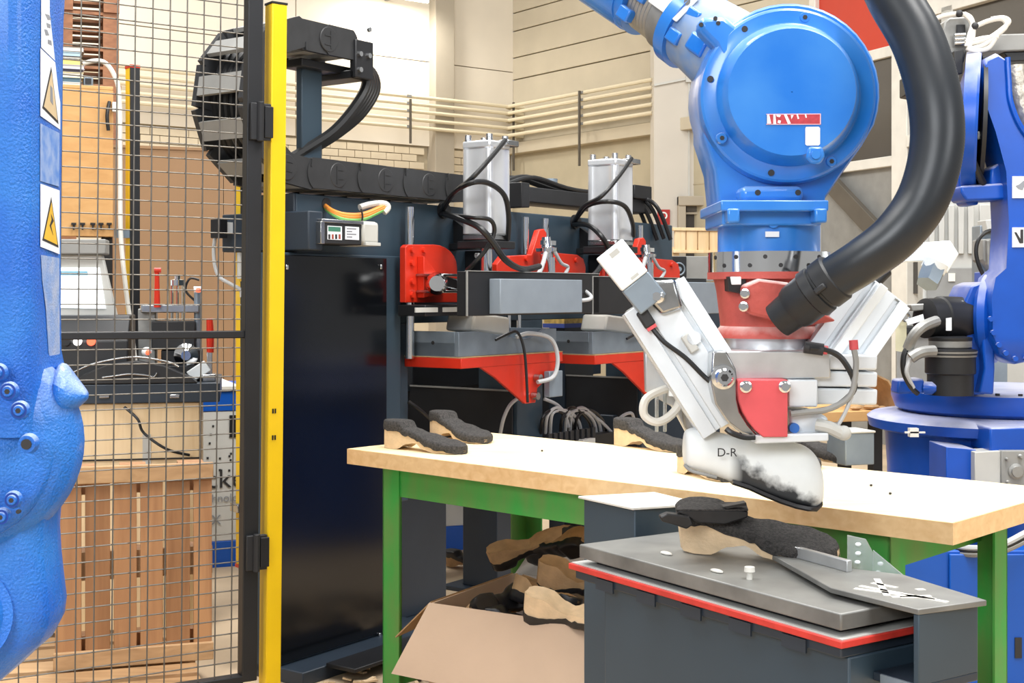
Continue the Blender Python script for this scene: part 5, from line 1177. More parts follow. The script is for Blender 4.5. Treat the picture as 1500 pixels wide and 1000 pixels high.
# the sole lying on the stand
a = PZ(1002, 806, Z0); b = PZ(1240, 838, Z0)
sole('large dark treaded sole with beige heel resting on the front stand', place(a+Vector((0, .01, .012)), toe_yaw(a, b)+.10, -.02, .26), None, 21, L=.345, hl=1.35, wide=1.28, corkm='cork')
hb = thing('heel_block', 'black rubber heel block with torn flap on the stand sole', 'heel', P(1040, 755, 2.78))
hd = 2.74
part(hb, 'block', MB().prism([P(a, b, hd) for a, b in ((990, 749), (1000, 747), (1085, 747), (1096, 749), (1095, 758), (1062, 768), (1024, 766))], (.01, .07, 0)), M['treadblack'], bevel=.003)
part(hb, 'torn_flap', MB().prism([P(a, b, hd-.01) for a, b in ((966, 757), (978, 752), (1010, 756), (1016, 768), (1006, 775), (985, 768), (970, 764))], (.0, .03, 0)), M['treadblack'], bevel=.003)
part(hb, 'flap_tip', MB().prism([P(a, b, hd) for a, b in ((1060, 742), (1093, 736), (1094, 740), (1065, 745))], (.0, .03, .0)), M['treadblack'])
part(hb, 'heel_tread', MB().prism([P(a, b, d_) for a, b, d_ in ((990, 748, hd), (1096, 748, hd), (1092, 737, hd+.09), (1004, 737, hd+.09))], (0, 0, .003)), M['tread'], label='granular tread face of the heel block')
# ================================================================ robot holding the last
t = thing('handling_robot', 'blue robot wrist with large round cover hanging over the table', 'robot', P(1155, 138, 2.9))
D = 2.70
def v3(px, py, d=D): return P(px, py, d)
# wrist casting: tear-drop outline, flat slab with rounded edge
out = []
for i in range(0, 26):
    a = math.radians(200-220*i/25); out.append((1155+133*math.cos(a), 138-133*math.sin(a)))
body = out+[(1262, 215), (1228, 262), (1208, 292), (1206, 312), (1052, 312), (1050, 290), (1046, 250), (1030, 200)]
mb = MB(); c0 = Vector((0, 0, 0))
rings = []
cen = (1150, 165)
for dd, s_ in ((.055, .965), (.062, .99), (.08, 1.0), (.22, 1.0), (.245, .97), (.255, .93)):
    rings.append([P(cen[0]+(x-cen[0])*s_, cen[1]+(y-cen[1])*s_, D+.07)+Vector((0, dd-.07, 0)) for x, y in body])
part(t, 'wrist_casting', MB().loft(rings), M['blue'], sharp=45)
# round cover with stepped rim, axis turned slightly to the left
ax = Vector((.05, 1, .02)).normalized(); c = P(1156, 138, D); R = 131*D/F
prof = [(0, .001), (.0, R*.70), (.12, R*.735), (.5, R*.80), (.52, R*.82), (.53, R*.95), (.56, R*.975), (.62, R*.985), (1, R*.99)]
part(t, 'round_cover', MB().lathe([(p, r) for p, r in prof], c-ax*.035, c+ax*.062, 72, cap=False), M['blue'], sharp=28)
part(t, 'cover_rim', MB().lathe([(0, R*.985), (.3, R*1.0), (1, R*1.0)], c+ax*.026, c+ax*.07, 72, cap=False), M['blue'])
fz = c+ax*.018
for k in range(8):
    a = math.radians(33+45*k); q = fz+Vector((math.cos(a), 0, math.sin(a)))*R*.89
    if k in (1, 4, 6): 
        bo = part(t, 'bolt', MB().lathe([(0, .012), (.6, .012), (1, .010)], q+Vector((0, .004, 0)), q+Vector((0, -.008, 0)), 16), M['blue'])
        part(bo, 'socket', MB().cyl(q+Vector((0, -.0081, 0)), q+Vector((0, -.009, 0)), .005, n=6), M['ink'])
    else:
        part(t, 'bolt_hole', MB().cyl(q+Vector((0, .004, 0)), q+Vector((0, -.001, 0)), .0065, n=14), M['ink'])
cf = c-ax*.036
def onc(px, py): 
    q = P(px, py, D); q.y = cf.y-(q.x-cf.x)*.05-(q.z-cf.z)*.02; return q
lb = part(t, 'red_label', MB().prism([onc(1119, 171), onc(1195, 171), onc(1195, 185), onc(1119, 184)], (0, -.0008, 0)), M['labelred'])
part(lb, 'label_border', MB().prism([onc(1118, 170), onc(1196, 170), onc(1196, 171.2), onc(1118, 171.2)], (0, -.001, 0)).prism([onc(1118, 184.5), onc(1196, 185), onc(1196, 186), onc(1118, 185.5)], (0, -.001, 0)).prism([onc(1194.6, 171), onc(1196, 171), onc(1196, 186), onc(1194.6, 186)], (0, -.001, 0)), mat('label_pink', 'e9b7c4', .5))
lt = MB()
for a in ([(1119, 171), (1122, 171), (1125, 184), (1119, 184)], [(1128, 171), (1131, 171), (1132, 185), (1128, 185)], [(1132, 171), (1139, 172), (1137, 175), (1133, 174)], [(1135, 179), (1139, 180), (1138, 184), (1134, 183)], [(1143, 171), (1147, 171), (1153, 184), (1149, 185)], [(1153, 172), (1157, 172), (1154, 178)], [(1161, 171), (1163, 171), (1165, 177), (1163, 178)], [(1173, 171), (1175, 171), (1176, 176), (1174, 176)]):
    lt.prism([onc(*p) for p in a], (0, -.0013, 0))
part(lb, 'faded_lettering', lt, M['sticker'])
part(t, 'white_sticker', MB().prism([onc(*p) for p in ((1175, 189), (1193, 189), (1195, 191), (1195, 214), (1193, 216), (1176, 216), (1174, 214), (1174, 191))], (0, -.0008, 0)), M['sticker'])
q = onc(1187, 230)
part(t, 'cover_boss', MB().prism([onc(x, y)+Vector((0, .004, 0)) for x, y in ((1178, 218), (1198, 218), (1202, 232), (1195, 243), (1182, 243), (1174, 234))], (0, -.012, 0)), M['blue'], bevel=.005)
part(t, 'bolt', MB().cyl(q+Vector((0, -.007, 0)), q+Vector((0, -.015, 0)), .009, n=14), M['blue'])
# flange below the wrist
def bandbox(name, px0, px1, py0, py1, d0, d1, m, bev=.004):
    a = P(px0, py1, d0); b = P(px1, py0, d0); return part(t, name, MB().box(a.x, b.x, d0, d1, a.z, b.z), m, bevel=bev)
bandbox('neck_web', 1085, 1178, 272, 296, 2.70, 2.9, M['blue'], .012)
bandbox('flange_plate', 1056, 1214, 293, 309, 2.665, 2.96, M['blue'], .003)
bandbox('neck_block', 1058, 1204, 306, 330, 2.70, 2.94, M['blue'], .004)
for px in (1078, 1206):
    bandbox('flange_lug', px-12, px+6, 305, 326, 2.655, 2.70, M['blue'], .004)
for px in (1110, 1169):
    q = P(px, 282, 2.70); part(t, 'bolt_hole', MB().cyl(q+Vector((0, .002, 0)), q+Vector((0, -.001, 0)), .006, n=14), M['ink'])
cx = P(1126, 330, 2.82)
def turn(name, py0, py1, r0, r1, m, px=1126, d=2.82, parent=None, extra=None, nn=48, sharp=35):
    a = P(px, py1, d); b = P(px, py0, d); s_ = d/F
    pr = extra or [(0, r1), (1, r0)]
    return part(parent or t, name, MB().lathe([(u, r*s_) for u, r in pr], a, b, nn), m, sharp=sharp)
turn('neck', 326, 372, 74, 74, M['blue'])
q = P(1132, 326, 2.715); part(t, 'eye_bolt', MB().lathe([(0, .016), (.5, .016), (.7, .012), (1, .011)], q+Vector((0, .02, 0)), q+Vector((0, -.01, 0)), 18), M['blue']); part(t, 'eye_hole', MB().cyl(q+Vector((0, -.0101, 0)), q+Vector((0, -.011, 0)), .005, n=12), M['ink'])
part(t, 'white_tag', MB().box(*[P(1121, 0, 2.71).x, P(1141, 0, 2.71).x], 2.707, 2.712, P(0, 347, 2.71).z, P(0, 339, 2.71).z), M['sticker'])
# forearm going up to the left
A0 = P(1090, 95, 2.86); U = (P(930, -22, 3.05)-A0).normalized()
def seg(name, s0, s1, r0, r1, m, n=40, extra=None, parent=None):
    a = A0+U*s0; b = A0+U*s1; L = None
    return part(parent or t, name, MB().lathe(extra or [(0, r0), (1, r1)], a, b, n), m)
part(t, 'arm_ear', MB().prism(poly([(1022, 30), (1032, 24), (1062, 22), (1085, 40), (1078, 72), (1058, 92), (1046, 66), (1026, 46)], 2.72), (0, .06, 0)), M['blue'], bevel=.012)
for px, py in ((1027, 36), (1048, 27), (1052, 34)):
    q = P(px, py, 2.72); part(t, 'bolt_hole', MB().cyl(q+Vector((0, .002, 0)), q+Vector((0, -.001, 0)), .0045, n=12), M['ink'])
px_ = (2.9/F)
seg('forearm_cone', -.02, .16, 70*px_, 62*px_, M['blue_dusty'], extra=[(0, 66*px_), (.5, 64*px_), (.8, 60*px_), (1, 58*px_)])
seg('forearm_flange', .155, .185, 66*px_, 66*px_, M['blue'])
part(t, 'forearm_pad', MB().beam(A0+U*.13+Vector((0, -.10, -.055)), A0+U*.18+Vector((0, -.10, -.055)), .05, .04), M['blue'], bevel=.006)
seg('forearm_collar', .185, .225, 60*px_, 58*px_, M['dust_steel'])
seg('forearm_sleeve', .225, .30, 54*px_, 54*px_, M['dust_steel'], extra=[(0, 52*px_)]+[(i/14, (52+(i % 2)*2)*px_) for i in range(1, 14)]+[(1, 52*px_)])
seg('forearm_ring', .30, .325, 64*px_, 64*px_, M['blue'])
seg('forearm_tube', .325, .95, 66*px_, 84*px_, M['blue'])
sv = Vector((0, -1, 0)); side = U.cross(sv).normalized(); upv = side.cross(U).normalized()
for s0, q in ((.175, -38), (.175, 0), (.315, -52), (.315, -20)):
    c_ = A0+U*s0+side*(-q*px_)*-1+upv*.0
    rr = 64*px_; h_ = math.sqrt(max(rr*rr-(q*px_)**2, 0)); c_ = A0+U*s0+side*(q*px_)+sv*h_*.96
    part(t, 'lug', MB().beam(c_-U*.018, c_+U*.018, .026, .03), M['blue'], bevel=.004)
c_ = A0+U*.245+sv*.104
part(t, 'white_bracket', MB().beam(c_-U*.047, c_+U*.046, .006, .075, up=side), M['white'], bevel=.003)
for ds in (-.03, .03): part(t, 'bolt', MB().cyl(c_+U*ds+side*.01, c_+U*ds+side*.01+sv*.01, .007, n=12), M['steel'])

# ================================================================ gripper tool (bolted on, lifts off with the tool plate)
g = thing('gripper_tool', 'white aluminium gripper with red cast column and slanted profile arms', 'gripper', P(1126, 500, 2.82))
turn('steel_ring', 370, 400, 88, 88, M['chrome'], parent=g)
for k in range(10):
    a = math.radians(200+14*k); s_ = 2.82/F; q = P(1126, 378+(k % 2)*12, 2.82)+Vector((math.cos(a)*88*s_, math.sin(a)*88*s_, 0))
    part(g, 'bolt_hole', MB().cyl(q-Vector((math.cos(a), math.sin(a), 0))*.004, q+Vector((math.cos(a), math.sin(a), 0))*.0012, .0045, n=10), M['ink'])
turn('red_flange', 399, 409, 89, 89, M['red_cast'], parent=g)
turn('red_column', 409, 494, 80, 70, M['red_cast'], parent=g, extra=[(0, 78), (.12, 76), (.2, 70), (.8, 76), (.95, 79), (1, 80)])
def gp(name, pts, d, th, m, bev=.003, parent=None, label=None): return part(parent or g, name, MB().prism(poly(pts, d), (0, th, 0)), m, bevel=bev, label=label)
gp('window_recess', [(1066, 405), (1092, 405), (1094, 432), (1068, 426)], 2.72, .06, M['black'], 0)
gp('white_sensor', [(1070, 405), (1086, 405), (1086, 417), (1072, 417)], 2.715, .03, M['white'], .002)
gp('red_bracket', [(1090, 418), (1112, 408), (1158, 414), (1178, 440), (1200, 452), (1226, 470), (1188, 476), (1160, 478), (1130, 468), (1098, 460), (1090, 448)], 2.675, .05, M['red_cast'], .006)
for px, py in ((1092, 430), (1090, 449)):
    q = P(px, py, 2.675); part(g, 'bolt', MB().lathe([(0, .010), (.6, .010), (.65, .007), (1, .007)], q, q+Vector((-.004, -.012, 0)), 14), M['chrome'])
turn('white_ring', 492, 524, 67, 67, M['barrel'], parent=g)
# cross bracket, curved band, red quarter plate
gp('cross_bracket', [(1044, 514), (1217, 514), (1217, 554), (1080, 556), (1044, 556)], 2.64, .18, M['alu'], .003)
gp('curved_band', [(1044, 515), (1064, 514), (1078, 540), (1080, 556), (1080, 585), (1084, 603), (1096, 622), (1112, 640), (1108, 642), (1086, 634), (1064, 616), (1048, 592), (1041, 560)], 2.615, .055, M['steel'], .003)
q = P(1059, 552, 2.615)
hb_ = part(g, 'pivot_bolt', MB().lathe([(0, .024), (.3, .024), (.35, .018), (.8, .018), (1, .014)], q, q+Vector((0, -.022, 0)), 22), M['chrome']); part(hb_, 'hex_socket', MB().cyl(q+Vector((0, -.0221, 0)), q+Vector((0, -.023, 0)), .008, n=6), M['ink'])
pts = [(1081, 556), (1154, 556), (1154, 641), (1124, 641)]+[(1154-73*math.cos(math.radians(a))-2, 556+82*math.sin(math.radians(a))+2) for a in (75, 62, 50, 38, 26, 14)]
pts = [(1081, 556), (1154, 556), (1154, 640), (1118, 640), (1106, 630), (1096, 617), (1088, 603), (1083, 588), (1081, 572)]
gp('red_plate', pts, 2.60, .05, M['red_plate'], .002)
for px, py in ((1092, 566), (1149, 566)):
    q = P(px, py, 2.60); part(g, 'bolt', MB().lathe([(0, .012), (.4, .012), (.5, .009), (1, .008)], q, q+Vector((0, -.012, 0)), 16), M['chrome'])
# white block bodies to the right
gp('slide_body', [(1155, 556), (1198, 556), (1198, 596), (1155, 596)], 2.63, .14, M['whitealu'], .003)
for i, (y0, y1) in enumerate(((518, 541), (543, 566), (568, 592))):
    gp('slide_block', [(1194, y0), (1286, y0+2), (1285, y1+1), (1194, y1)], 2.66+.004*i, .13, M['whitealu'], .004)
gp('slide_link', [(1150, 516), (1200, 518), (1200, 556), (1150, 556)], 2.65, .15, M['whitealu'], .004)
gp('lower_plate', [(1106, 637), (1214, 634), (1214, 646), (1106, 650)], 2.61, .15, M['whitealu'], .003)
gp('valve_manifold', [(1156, 600), (1200, 604), (1214, 612), (1212, 636), (1158, 638)], 2.64, .12, M['whitealu'], .006)
for px, py in ((1162, 626), (1208, 626)):
    q = P(px, py, 2.64); part(g, 'blue_collar', MB().cyl(q+Vector((0, .005, 0)), q+Vector((0, -.012, 0)), .010, n=14), M['blue_ink'])
part(g, 'elbow_fitting', MB().tube([P(1196, 622, 2.63), P(1215, 626, 2.62), P(1232, 634, 2.62)], .013, 10, 4).ball(P(1236, 634, 2.62), .015), M['lightgrey'])
# slanted profile arms with T-slots
def profile(name, a, b, d0, d1, half, depth, parent=g, slots=3, nn=None):
    A = P(a[0], a[1], d0); B = P(b[0], b[1], d1); ex = (B-A).normalized(); n_ = Vector((0, 1, 0)); n_ = (n_-ex*n_.dot(ex)).normalized(); s_ = ex.cross(n_)
    fr = Fr(A, ex); fr.ex = ex; fr.ey = n_; fr.ez = s_
    L = (B-A).length; w = half; sec = []
    g_ = w/(slots*1.0)
    # section in (depth y, side z), slots as grooves on the front and both sides
    fronts = []
    for i in range(slots):
        zc = -w+(2*w)*(i+.5)/slots; fronts += [(0, zc-.006), (.010, zc-.006), (.010, zc+.006), (0, zc+.006)]
    sec = [(0, -w)]+fronts+[(0, w), (depth*.4, w), (depth*.4, w-.008), (depth*.55, w-.008), (depth*.55, w), (depth, w), (depth, -w), (depth*.55, -w), (depth*.55, -w+.008), (depth*.4, -w+.008), (depth*.4, -w)]
    o = part(parent, name, MB(fr).loft([[(0, y, z) for y, z in sec], [(L, y, z) for y, z in sec]]), M['whitealu'], bevel=.0012, sharp=20)
    return fr, L, o
fr, L, o = profile('profile_arm', (958, 432), (1075, 615), 2.68, 2.66, 52*2.67/F, .10, slots=2)
part(o, 'end_face', MB(fr).box(-.003, 0, .004, .096, -.062, .062), M['lightgrey'])
part(o, 'sensor', MB(fr).box(.10, .14, -.012, .0, -.002, .018), M['lightgrey'], bevel=.003)
part(o, 'round_boss', MB(fr).cyl((.115, 0, .02), (.115, -.012, .02), .014, n=16), M['whitealu'])
part(o, 'plug', MB(fr).box(.012, .05, -.022, .0, -.052, -.028), M['ink'], bevel=.004)
part(o, 'plug_ring', MB(fr).box(.048, .056, -.020, -.002, -.05, -.03), M['red_plate'])
part(g, 'arm_cable', MB().tube([fr.w(.055, -.012, -.04), fr.w(.09, -.018, -.035), fr.w(.14, -.018, -.016), fr.w(.20, -.018, -.002), fr.w(.25, -.02, .02), fr.w(.27, .02, .03)], .005), M['cable_black'])
gp('end_bolt_block', [(945, 412), (990, 408), (1002, 452), (970, 462), (950, 440)], 2.66, .05, M['steel'], .008)
q = P(965, 434, 2.655); part(g, 'bolt', MB().lathe([(0, .014), (.5, .014), (.6, .010), (1, .009)], q, q+Vector((-.006, -.014, 0)), 16), M['chrome'])
# flat white arm with grey lower half
f2a, f2b = P(893, 364, 2.64), P(958, 446, 2.64); e2 = (f2b-f2a).normalized(); n2 = Vector((0, 1, 0)); s2 = e2.cross(n2)
F2 = Fr(f2a, e2); F2.ex, F2.ey, F2.ez = e2, n2, s2; L2_ = (f2b-f2a).length; hw_ = 24*2.64/F
part(g, 'flat_arm', MB(F2).box(0, L2_*.58, 0, .03, -hw_, hw_), M['white'], bevel=.003)
part(g, 'flat_arm_clamp', MB(F2).box(L2_*.58, L2_, .004, .034, -hw_, hw_), M['grey_steel'], bevel=.003)
for a_ in ((.008, .018, -.008, .012), (L2_*.50, L2_*.54, -.004, .014)): part(g, 'slot', MB(F2).box(a_[0], a_[1], -.001, .002, a_[2], a_[3]), M['lightgrey'])
# rear plates under the left arm
gp('rear_plate', [(944, 500), (1000, 540), (1036, 600), (1030, 640), (1012, 646), (985, 596), (946, 574)], 2.80, .03, M['alu'], .003)
gp('rear_hub', [(1000, 588), (1040, 588), (1050, 624), (1030, 646), (1006, 630)], 2.75, .05, M['dust_steel'], .008)
part(g, 'white_cable', MB().tube([P(1000, 570, 2.78), P(990, 600, 2.76), P(965, 618, 2.74), P(944, 608, 2.74), P(946, 585, 2.74), P(968, 572, 2.76), P(985, 568, 2.79)], .009), M['offwhite'])
part(g, 'white_plug', MB().cyl(P(986, 580, 2.76), P(987, 564, 2.76), .010, n=12), M['white'])
for px in (962, 974): part(g, 'thin_rod', MB().cyl(P(px, 632, 2.8), P(px, 575, 2.8), .004, n=8), M['acrylic'])
part(g, 'band_cable', MB().tube([P(1064, 628, 2.605), P(1072, 634, 2.60), P(1090, 640, 2.60), P(1106, 640, 2.60)], .006), M['cable_black'])
# right arm
fr, L, o = profile('profile_arm', (1298, 424), (1212, 545), 2.74, 2.70, 46*2.7/F, .09, slots=2)
part(o, 'end_face', MB(fr).box(-.003, 0, .004, .086, -.056, .056), M['white'])
part(o, 'side_rail', MB(fr).box(.0, L*.9, -.014, .0, -.02, .0), M['white'], bevel=.002)
part(g, 'piston_rod', MB().cyl(P(1262, 432, 2.78), P(1298, 396, 2.80), .014, n=16), M['rubber'])
part(g, 'piston_guide', MB().cyl(P(1244, 430, 2.80), P(1284, 392, 2.82), .007, n=12), M['white'])
hd = 2.84
part(g, 'nozzle_arm', MB().loft([[P(x, y, hd) for x, y in ((1298, 382), (1340, 356), (1392, 352), (1405, 372), (1388, 400), (1370, 382), (1300, 384))], [P(x, y, hd)+Vector((0, .07, 0)) for x, y in ((1298, 382), (1340, 356), (1392, 352), (1405, 372), (1388, 400), (1370, 382), (1300, 384))]]), M['white'], bevel=.004)
part(g, 'nozzle_collar', MB().cyl(P(1372, 384, hd-.02), P(1366, 396, hd-.02), .026, n=20), M['white'])
nz = part(g, 'nozzle', MB().lathe([(0, .026), (.7, .026), (1, .024)], P(1368, 392, hd-.02), P(1358, 416, hd-.04), 6), M['grey_steel']); 
gp('plate_right', [(1286, 380), (1306, 378), (1306, 392), (1290, 396)], 2.82, .04, M['grey'], .003)
# tool cables
gb_ = [((1186, 510), (1208, 512), (1230, 522), (1246, 545), (1252, 565), (1244, 580), (1222, 596), (1195, 602), (1160, 604)), ((1251, 512), (1254, 530), (1252, 556), (1248, 574), (1236, 588), (1210, 600), (1185, 603), (1158, 606))]
for i, pts in enumerate(gb_): part(g, 'tool_cable', MB().tube([P(x, y, 2.62-.004*i) for x, y in pts], .006), M['grey'] if i else M['cable_black'])
part(g, 'black_plug', MB().cyl(P(1178, 508, 2.63), P(1206, 512, 2.625), .012, n=12), M['ink']); part(g, 'plug_ring', MB().cyl(P(1206, 512, 2.625), P(1212, 513, 2.624), .009, n=12), M['red_plate'])
part(g, 'red_plug', MB().cyl(P(1250, 498, 2.62), P(1251, 512, 2.62), .009, n=12), M['red_plate'])
part(g, 'tool_cable', MB().tube([P(1248, 580, 2.62), P(1238, 604, 2.62), P(1228, 622, 2.62), P(1222, 632, 2.62)], .004), M['cable_grey'])

# ================================================================ shoe last
l = thing('shoe_last', 'white plastic shoe last with black glued sole edge held below the gripper', 'shoe last', P(1100, 690, 2.72))
secs = [(1003, 636, 680, 25), (1008, 630, 686, 31), (1020, 626, 690, 36), (1045, 632, 696, 38), (1071, 638, 706, 36), (1095, 642, 714, 34), (1115, 643, 723, 38), (1140, 645, 733, 43), (1162, 648, 740, 46), (1180, 652, 744, 44), (1194, 662, 745, 38), (1203, 678, 739, 28), (1208, 700, 729, 14)]
rings = []
dl = 2.70
for px, yt, yb, hw in secs:
    a = P(px, yt, dl); b = P(px, yb, dl); h = (a.z-b.z)/2; zc = (a.z+b.z)/2; w = hw*1.05*dl/F; ring = []
    for k in range(24):
        an = 2*math.pi*k/24; cx_, sx_ = math.cos(an), math.sin(an); e = .62
        yy = math.copysign(abs(cx_)**e, cx_)*w; zz = math.copysign(abs(sx_)**e, sx_)*h
        if zz > 0: yy *= 1-.35*(zz/h)
        ring.append(Vector((a.x, dl+.02+yy, zc+zz)))
    rings.append(ring)
o = part(l, 'last_body', MB().loft(rings), M['last'], sharp=60)
bsub = o.modifiers.new('sub', 'SUBSURF'); bsub.levels = 1; bsub.render_levels = 2
sole_r = []
for px, yt, yb, hw in secs[4:-1]:
    w = hw*1.0*dl/F; z_ = P(px, yb, dl).z; xx = P(px, yb, dl).x
    sole_r.append([Vector((xx, dl+.02-w*.86, z_+.008)), Vector((xx, dl+.02-w*.9, z_+.002)), Vector((xx, dl+.02-w*.7, z_-.003)), Vector((xx, dl+.02+w*.7, z_-.003)), Vector((xx, dl+.02+w*.9, z_+.002)), Vector((xx, dl+.02+w*.86, z_+.008))])
part(l, 'glued_edge', MB().loft(sole_r), M['treadblack'], sharp=60)
m = BACK.copy(); m.translation = P(1065, 663, dl-.055); text_on(l, 'stamp', 'D-R', m, .024, M['ink'])
part(l, 'heel_edge', MB().tube([P(x, y, d_) for x, y, d_ in ((1003, 681, 2.70), (1012, 689, 2.68), (1030, 694, 2.67), (1050, 699, 2.668))], .0035, 6, 4), M['grey'])

# ================================================================ suction hose
hs = thing('suction_hose', 'thick black ribbed suction hose looping down to the red gripper column', 'hose', P(1160, 450, 2.62))
pts = [(1292, -40, 2.66, 76), (1310, 0, 2.64, 76), (1345, 62, 2.60, 77), (1368, 140, 2.56, 78), (1372, 215, 2.54, 78), (1352, 290, 2.53, 76), (1312, 345, 2.53, 72), (1262, 383, 2.55, 68), (1222, 408, 2.58, 66)]
sp, sr = smooth([P(x, y, d) for x, y, d, w in pts], 40, [w*d/F/2 for x, y, d, w in pts])
sr = [r*(1.0 if i % 2 else .988) for i, r in enumerate(sr)]
part(hs, 'hose_body', MB().tube(sp, 1, 32, 0, sr), M['hose'], sharp=60)
a, b = P(1226, 404, 2.58), P(1168, 448, 2.62); u = (b-a).normalized()
part(hs, 'end_cuff', MB().lathe([(0, .046), (.04, .050), (.3, .050), (.32, .046), (.36, .046), (.38, .050), (.55, .051), (.58, .047), (.9, .046), (1, .042)], a, b+u*.012, 32), M['rubber'])
part(hs, 'cuff_socket', MB().cyl(b+u*.0, b+u*.05, .040, .036, 24), M['rubber'])
part(hs, 'cuff_tab', MB().beam(a+u*.03+Vector((-.01, -.05, .0)), a+u*.055+Vector((-.01, -.05, 0)), .018, .012), M['blackplastic'], bevel=.003)
# ================================================================ second robot on the right
DR = 5.0; k = DR/F
cxp = 1468
c0 = P(cxp, 600, DR+.40); C0 = Vector((c0.x, c0.y, 0))
t = thing('pedestal_robot', 'blue robot on a round pedestal behind the right end of the table', 'robot', C0)
def zz(py): return P(0, py, DR+.1).z
def drum2(name, prof, m=M['blue_shaded'], n=64): # prof: list of (row, radius px)
    z0 = zz(prof[0][0]); z1 = zz(prof[-1][0])
    return part(t, name, MB().lathe([((zz(py)-z0)/(z1-z0), r*(DR+.1)/F) for py, r in prof], (C0.x, C0.y, z0), (C0.x, C0.y, z1), n), m, sharp=30)
z_f = 0
part(t, 'base', MB().box(C0.x-.42, C0.x+.42, C0.y-.42, C0.y+.42, 0, .05), M['blue_shaded'], bevel=.01)
drum2('pedestal', [(940, 176), (900, 172), (700, 172), (640, 176)])
drum2('pedestal_rim', [(641, 184), (636, 200), (622, 203), (617, 196), (612, 160)])
drum2('turntable', [(616, 140), (606, 160), (590, 166), (579, 166), (577, 162), (576, 20)])
for kk in range(16):
    a = math.radians(180+11.25*kk); r = 158*(DR+.1)/F
    q = Vector((C0.x+r*math.cos(a), C0.y+r*math.sin(a), zz(577))); part(t, 'rim_bolt', MB().cyl(q, q+Vector((0, 0, .008)), .009, n=8), M['ink'])
q = P(1336, 634, DR-.07); part(t, 'white_pin', MB().box(q.x-.016, q.x+.016, q.y-.03, q.y, q.z-.012, q.z+.02).box(q.x-.034, q.x+.04, q.y-.03, q.y-.02, q.z+.002, q.z+.008), M['offwhite'])
def rp(name, pts, d, th, m=M['blue_shaded'], bev=.008): return part(t, name, MB().prism(poly(pts, d), (0, th, 0)), m, bevel=bev)
# front terminal housing
rp('terminal_housing', [(1450, 626), (1540, 624), (1540, 662), (1450, 664)], 4.82, .25)
rp('grey_cover', [(1428, 662), (1466, 660), (1466, 716), (1428, 714)], 4.80, .10, M['lightgrey'], .003)
cp = rp('connector_panel', [(1467, 660), (1540, 660), (1540, 722), (1467, 718)], 4.79, .10, M['grey'], .003)
for px, py, r in ((1488, 690, .028), (1494, 668, .008), (1474, 672, .006), (1476, 706, .008)):
    q = P(px, py, 4.79); part(cp, 'connector', MB().lathe([(0, r), (.5, r), (.6, r*.7), (1, r*.7)], q+Vector((0, .01, 0)), q+Vector((0, -.02, 0)), 18), M['dust_steel'])
rp('front_box', [(1386, 654), (1430, 658), (1430, 730), (1386, 728)], 4.84, .2, M['blue_shaded'], .003)
for r_ in range(3):
    part(t, 'base_cable', MB().tube([P(1385, 797+r_*4, 4.7), P(1420, 803+r_*4, 4.6), P(1462, 800+r_*4, 4.55), P(1500, 782+r_*5, 4.55), P(1540, 760+r_*4, 4.55)], .012), (M['cable_grey'], M['cable_black'], M['grey'])[r_])
# small motor plug on the turntable
rp('side_motor', [(1316, 556), (1352, 554), (1356, 562), (1356, 576), (1314, 577)], 4.92, .09)
q = P(1354, 568, 4.93); part(t, 'motor_nose', MB().lathe([(0, .024), (.6, .024), (1, .014)], q, q+Vector((.04, -.02, 0)), 16), M['blue_shaded'])
# vertical black motor
def vt(name, px, prof, d, m):
    z0 = P(px, prof[0][0], d); z1 = P(px, prof[-1][0], d)
    return part(t, name, MB().lathe([((prof[0][0]-py)/(prof[0][0]-prof[-1][0]), r*d/F) for py, r in prof], z0, z1, 28), m)
vm = vt('swing_motor', 1392, [(578, 33), (548, 33), (546, 36), (520, 36), (519, 38), (512, 38), (510, 30), (500, 30), (498, 31), (494, 31), (492, 22)], 4.95, M['black'])
vt('motor_band', 1392, [(508, 30.5), (498, 30.5)], 4.95, M['dust_steel']); vt('motor_band', 1392, [(522, 37), (514, 38.5)], 4.95, M['dust_steel'])
# horizontal black motor
a = P(1352, 466, 4.98); b = P(1425, 468, 5.06)
part(t, 'shoulder_motor', MB().lathe([(0, .05), (.04, .075), (.3, .078), (.32, .085), (.96, .085), (1, .09)], a, b, 28), M['black'])
part(t, 'motor_plate', MB().prism(poly([(1334, 446), (1412, 440), (1414, 448), (1336, 456)], 4.98), (0, .1, 0)), M['dust_steel'], bevel=.004)
part(t, 'motor_tag', MB().prism(poly([(1386, 466), (1394, 465), (1394, 484), (1386, 484)], 4.90), (0, .004, 0)), M['sticker'])
part(t, 'motor_tag', MB().prism(poly([(1327, 468), (1352, 460), (1354, 469), (1330, 476)], 4.88), (0, .004, 0)), M['sticker'])
part(t, 'hanging_tag', MB().prism(poly([(1312, 470), (1328, 470), (1328, 516), (1312, 514)], 4.95), (0, .003, 0)), mat('paper_tag', 'd9d4b4', .6))
part(t, 'lifting_eye', MB().tube([P(1326+6*math.cos(q), 464+6*math.sin(q), 4.93) for q in [i*math.pi/6 for i in range(13)]], .005, 6, 1), M['steel'])
part(t, 'connector_elbow', MB().tube([P(1372, 470, 4.9), P(1352, 478, 4.86), P(1338, 492, 4.86), P(1330, 510, 4.88)], .02, 10, 4), M['dust_steel'])
part(t, 'connector_elbow', MB().tube([P(1368, 514, 4.88), P(1348, 516, 4.86), P(1334, 524, 4.86)], .022, 10, 4), M['dust_steel'])
part(t, 'motor_cable', MB().tube([P(1334, 500, 4.88), P(1324, 520, 4.87), P(1324, 545, 4.87), P(1334, 566, 4.88), P(1344, 576, 4.9)], .010), M['cable_black'])
part(t, 'motor_cable', MB().tube([P(1334, 524, 4.86), P(1328, 545, 4.86), P(1338, 568, 4.88)], .008), M['cable_grey'])
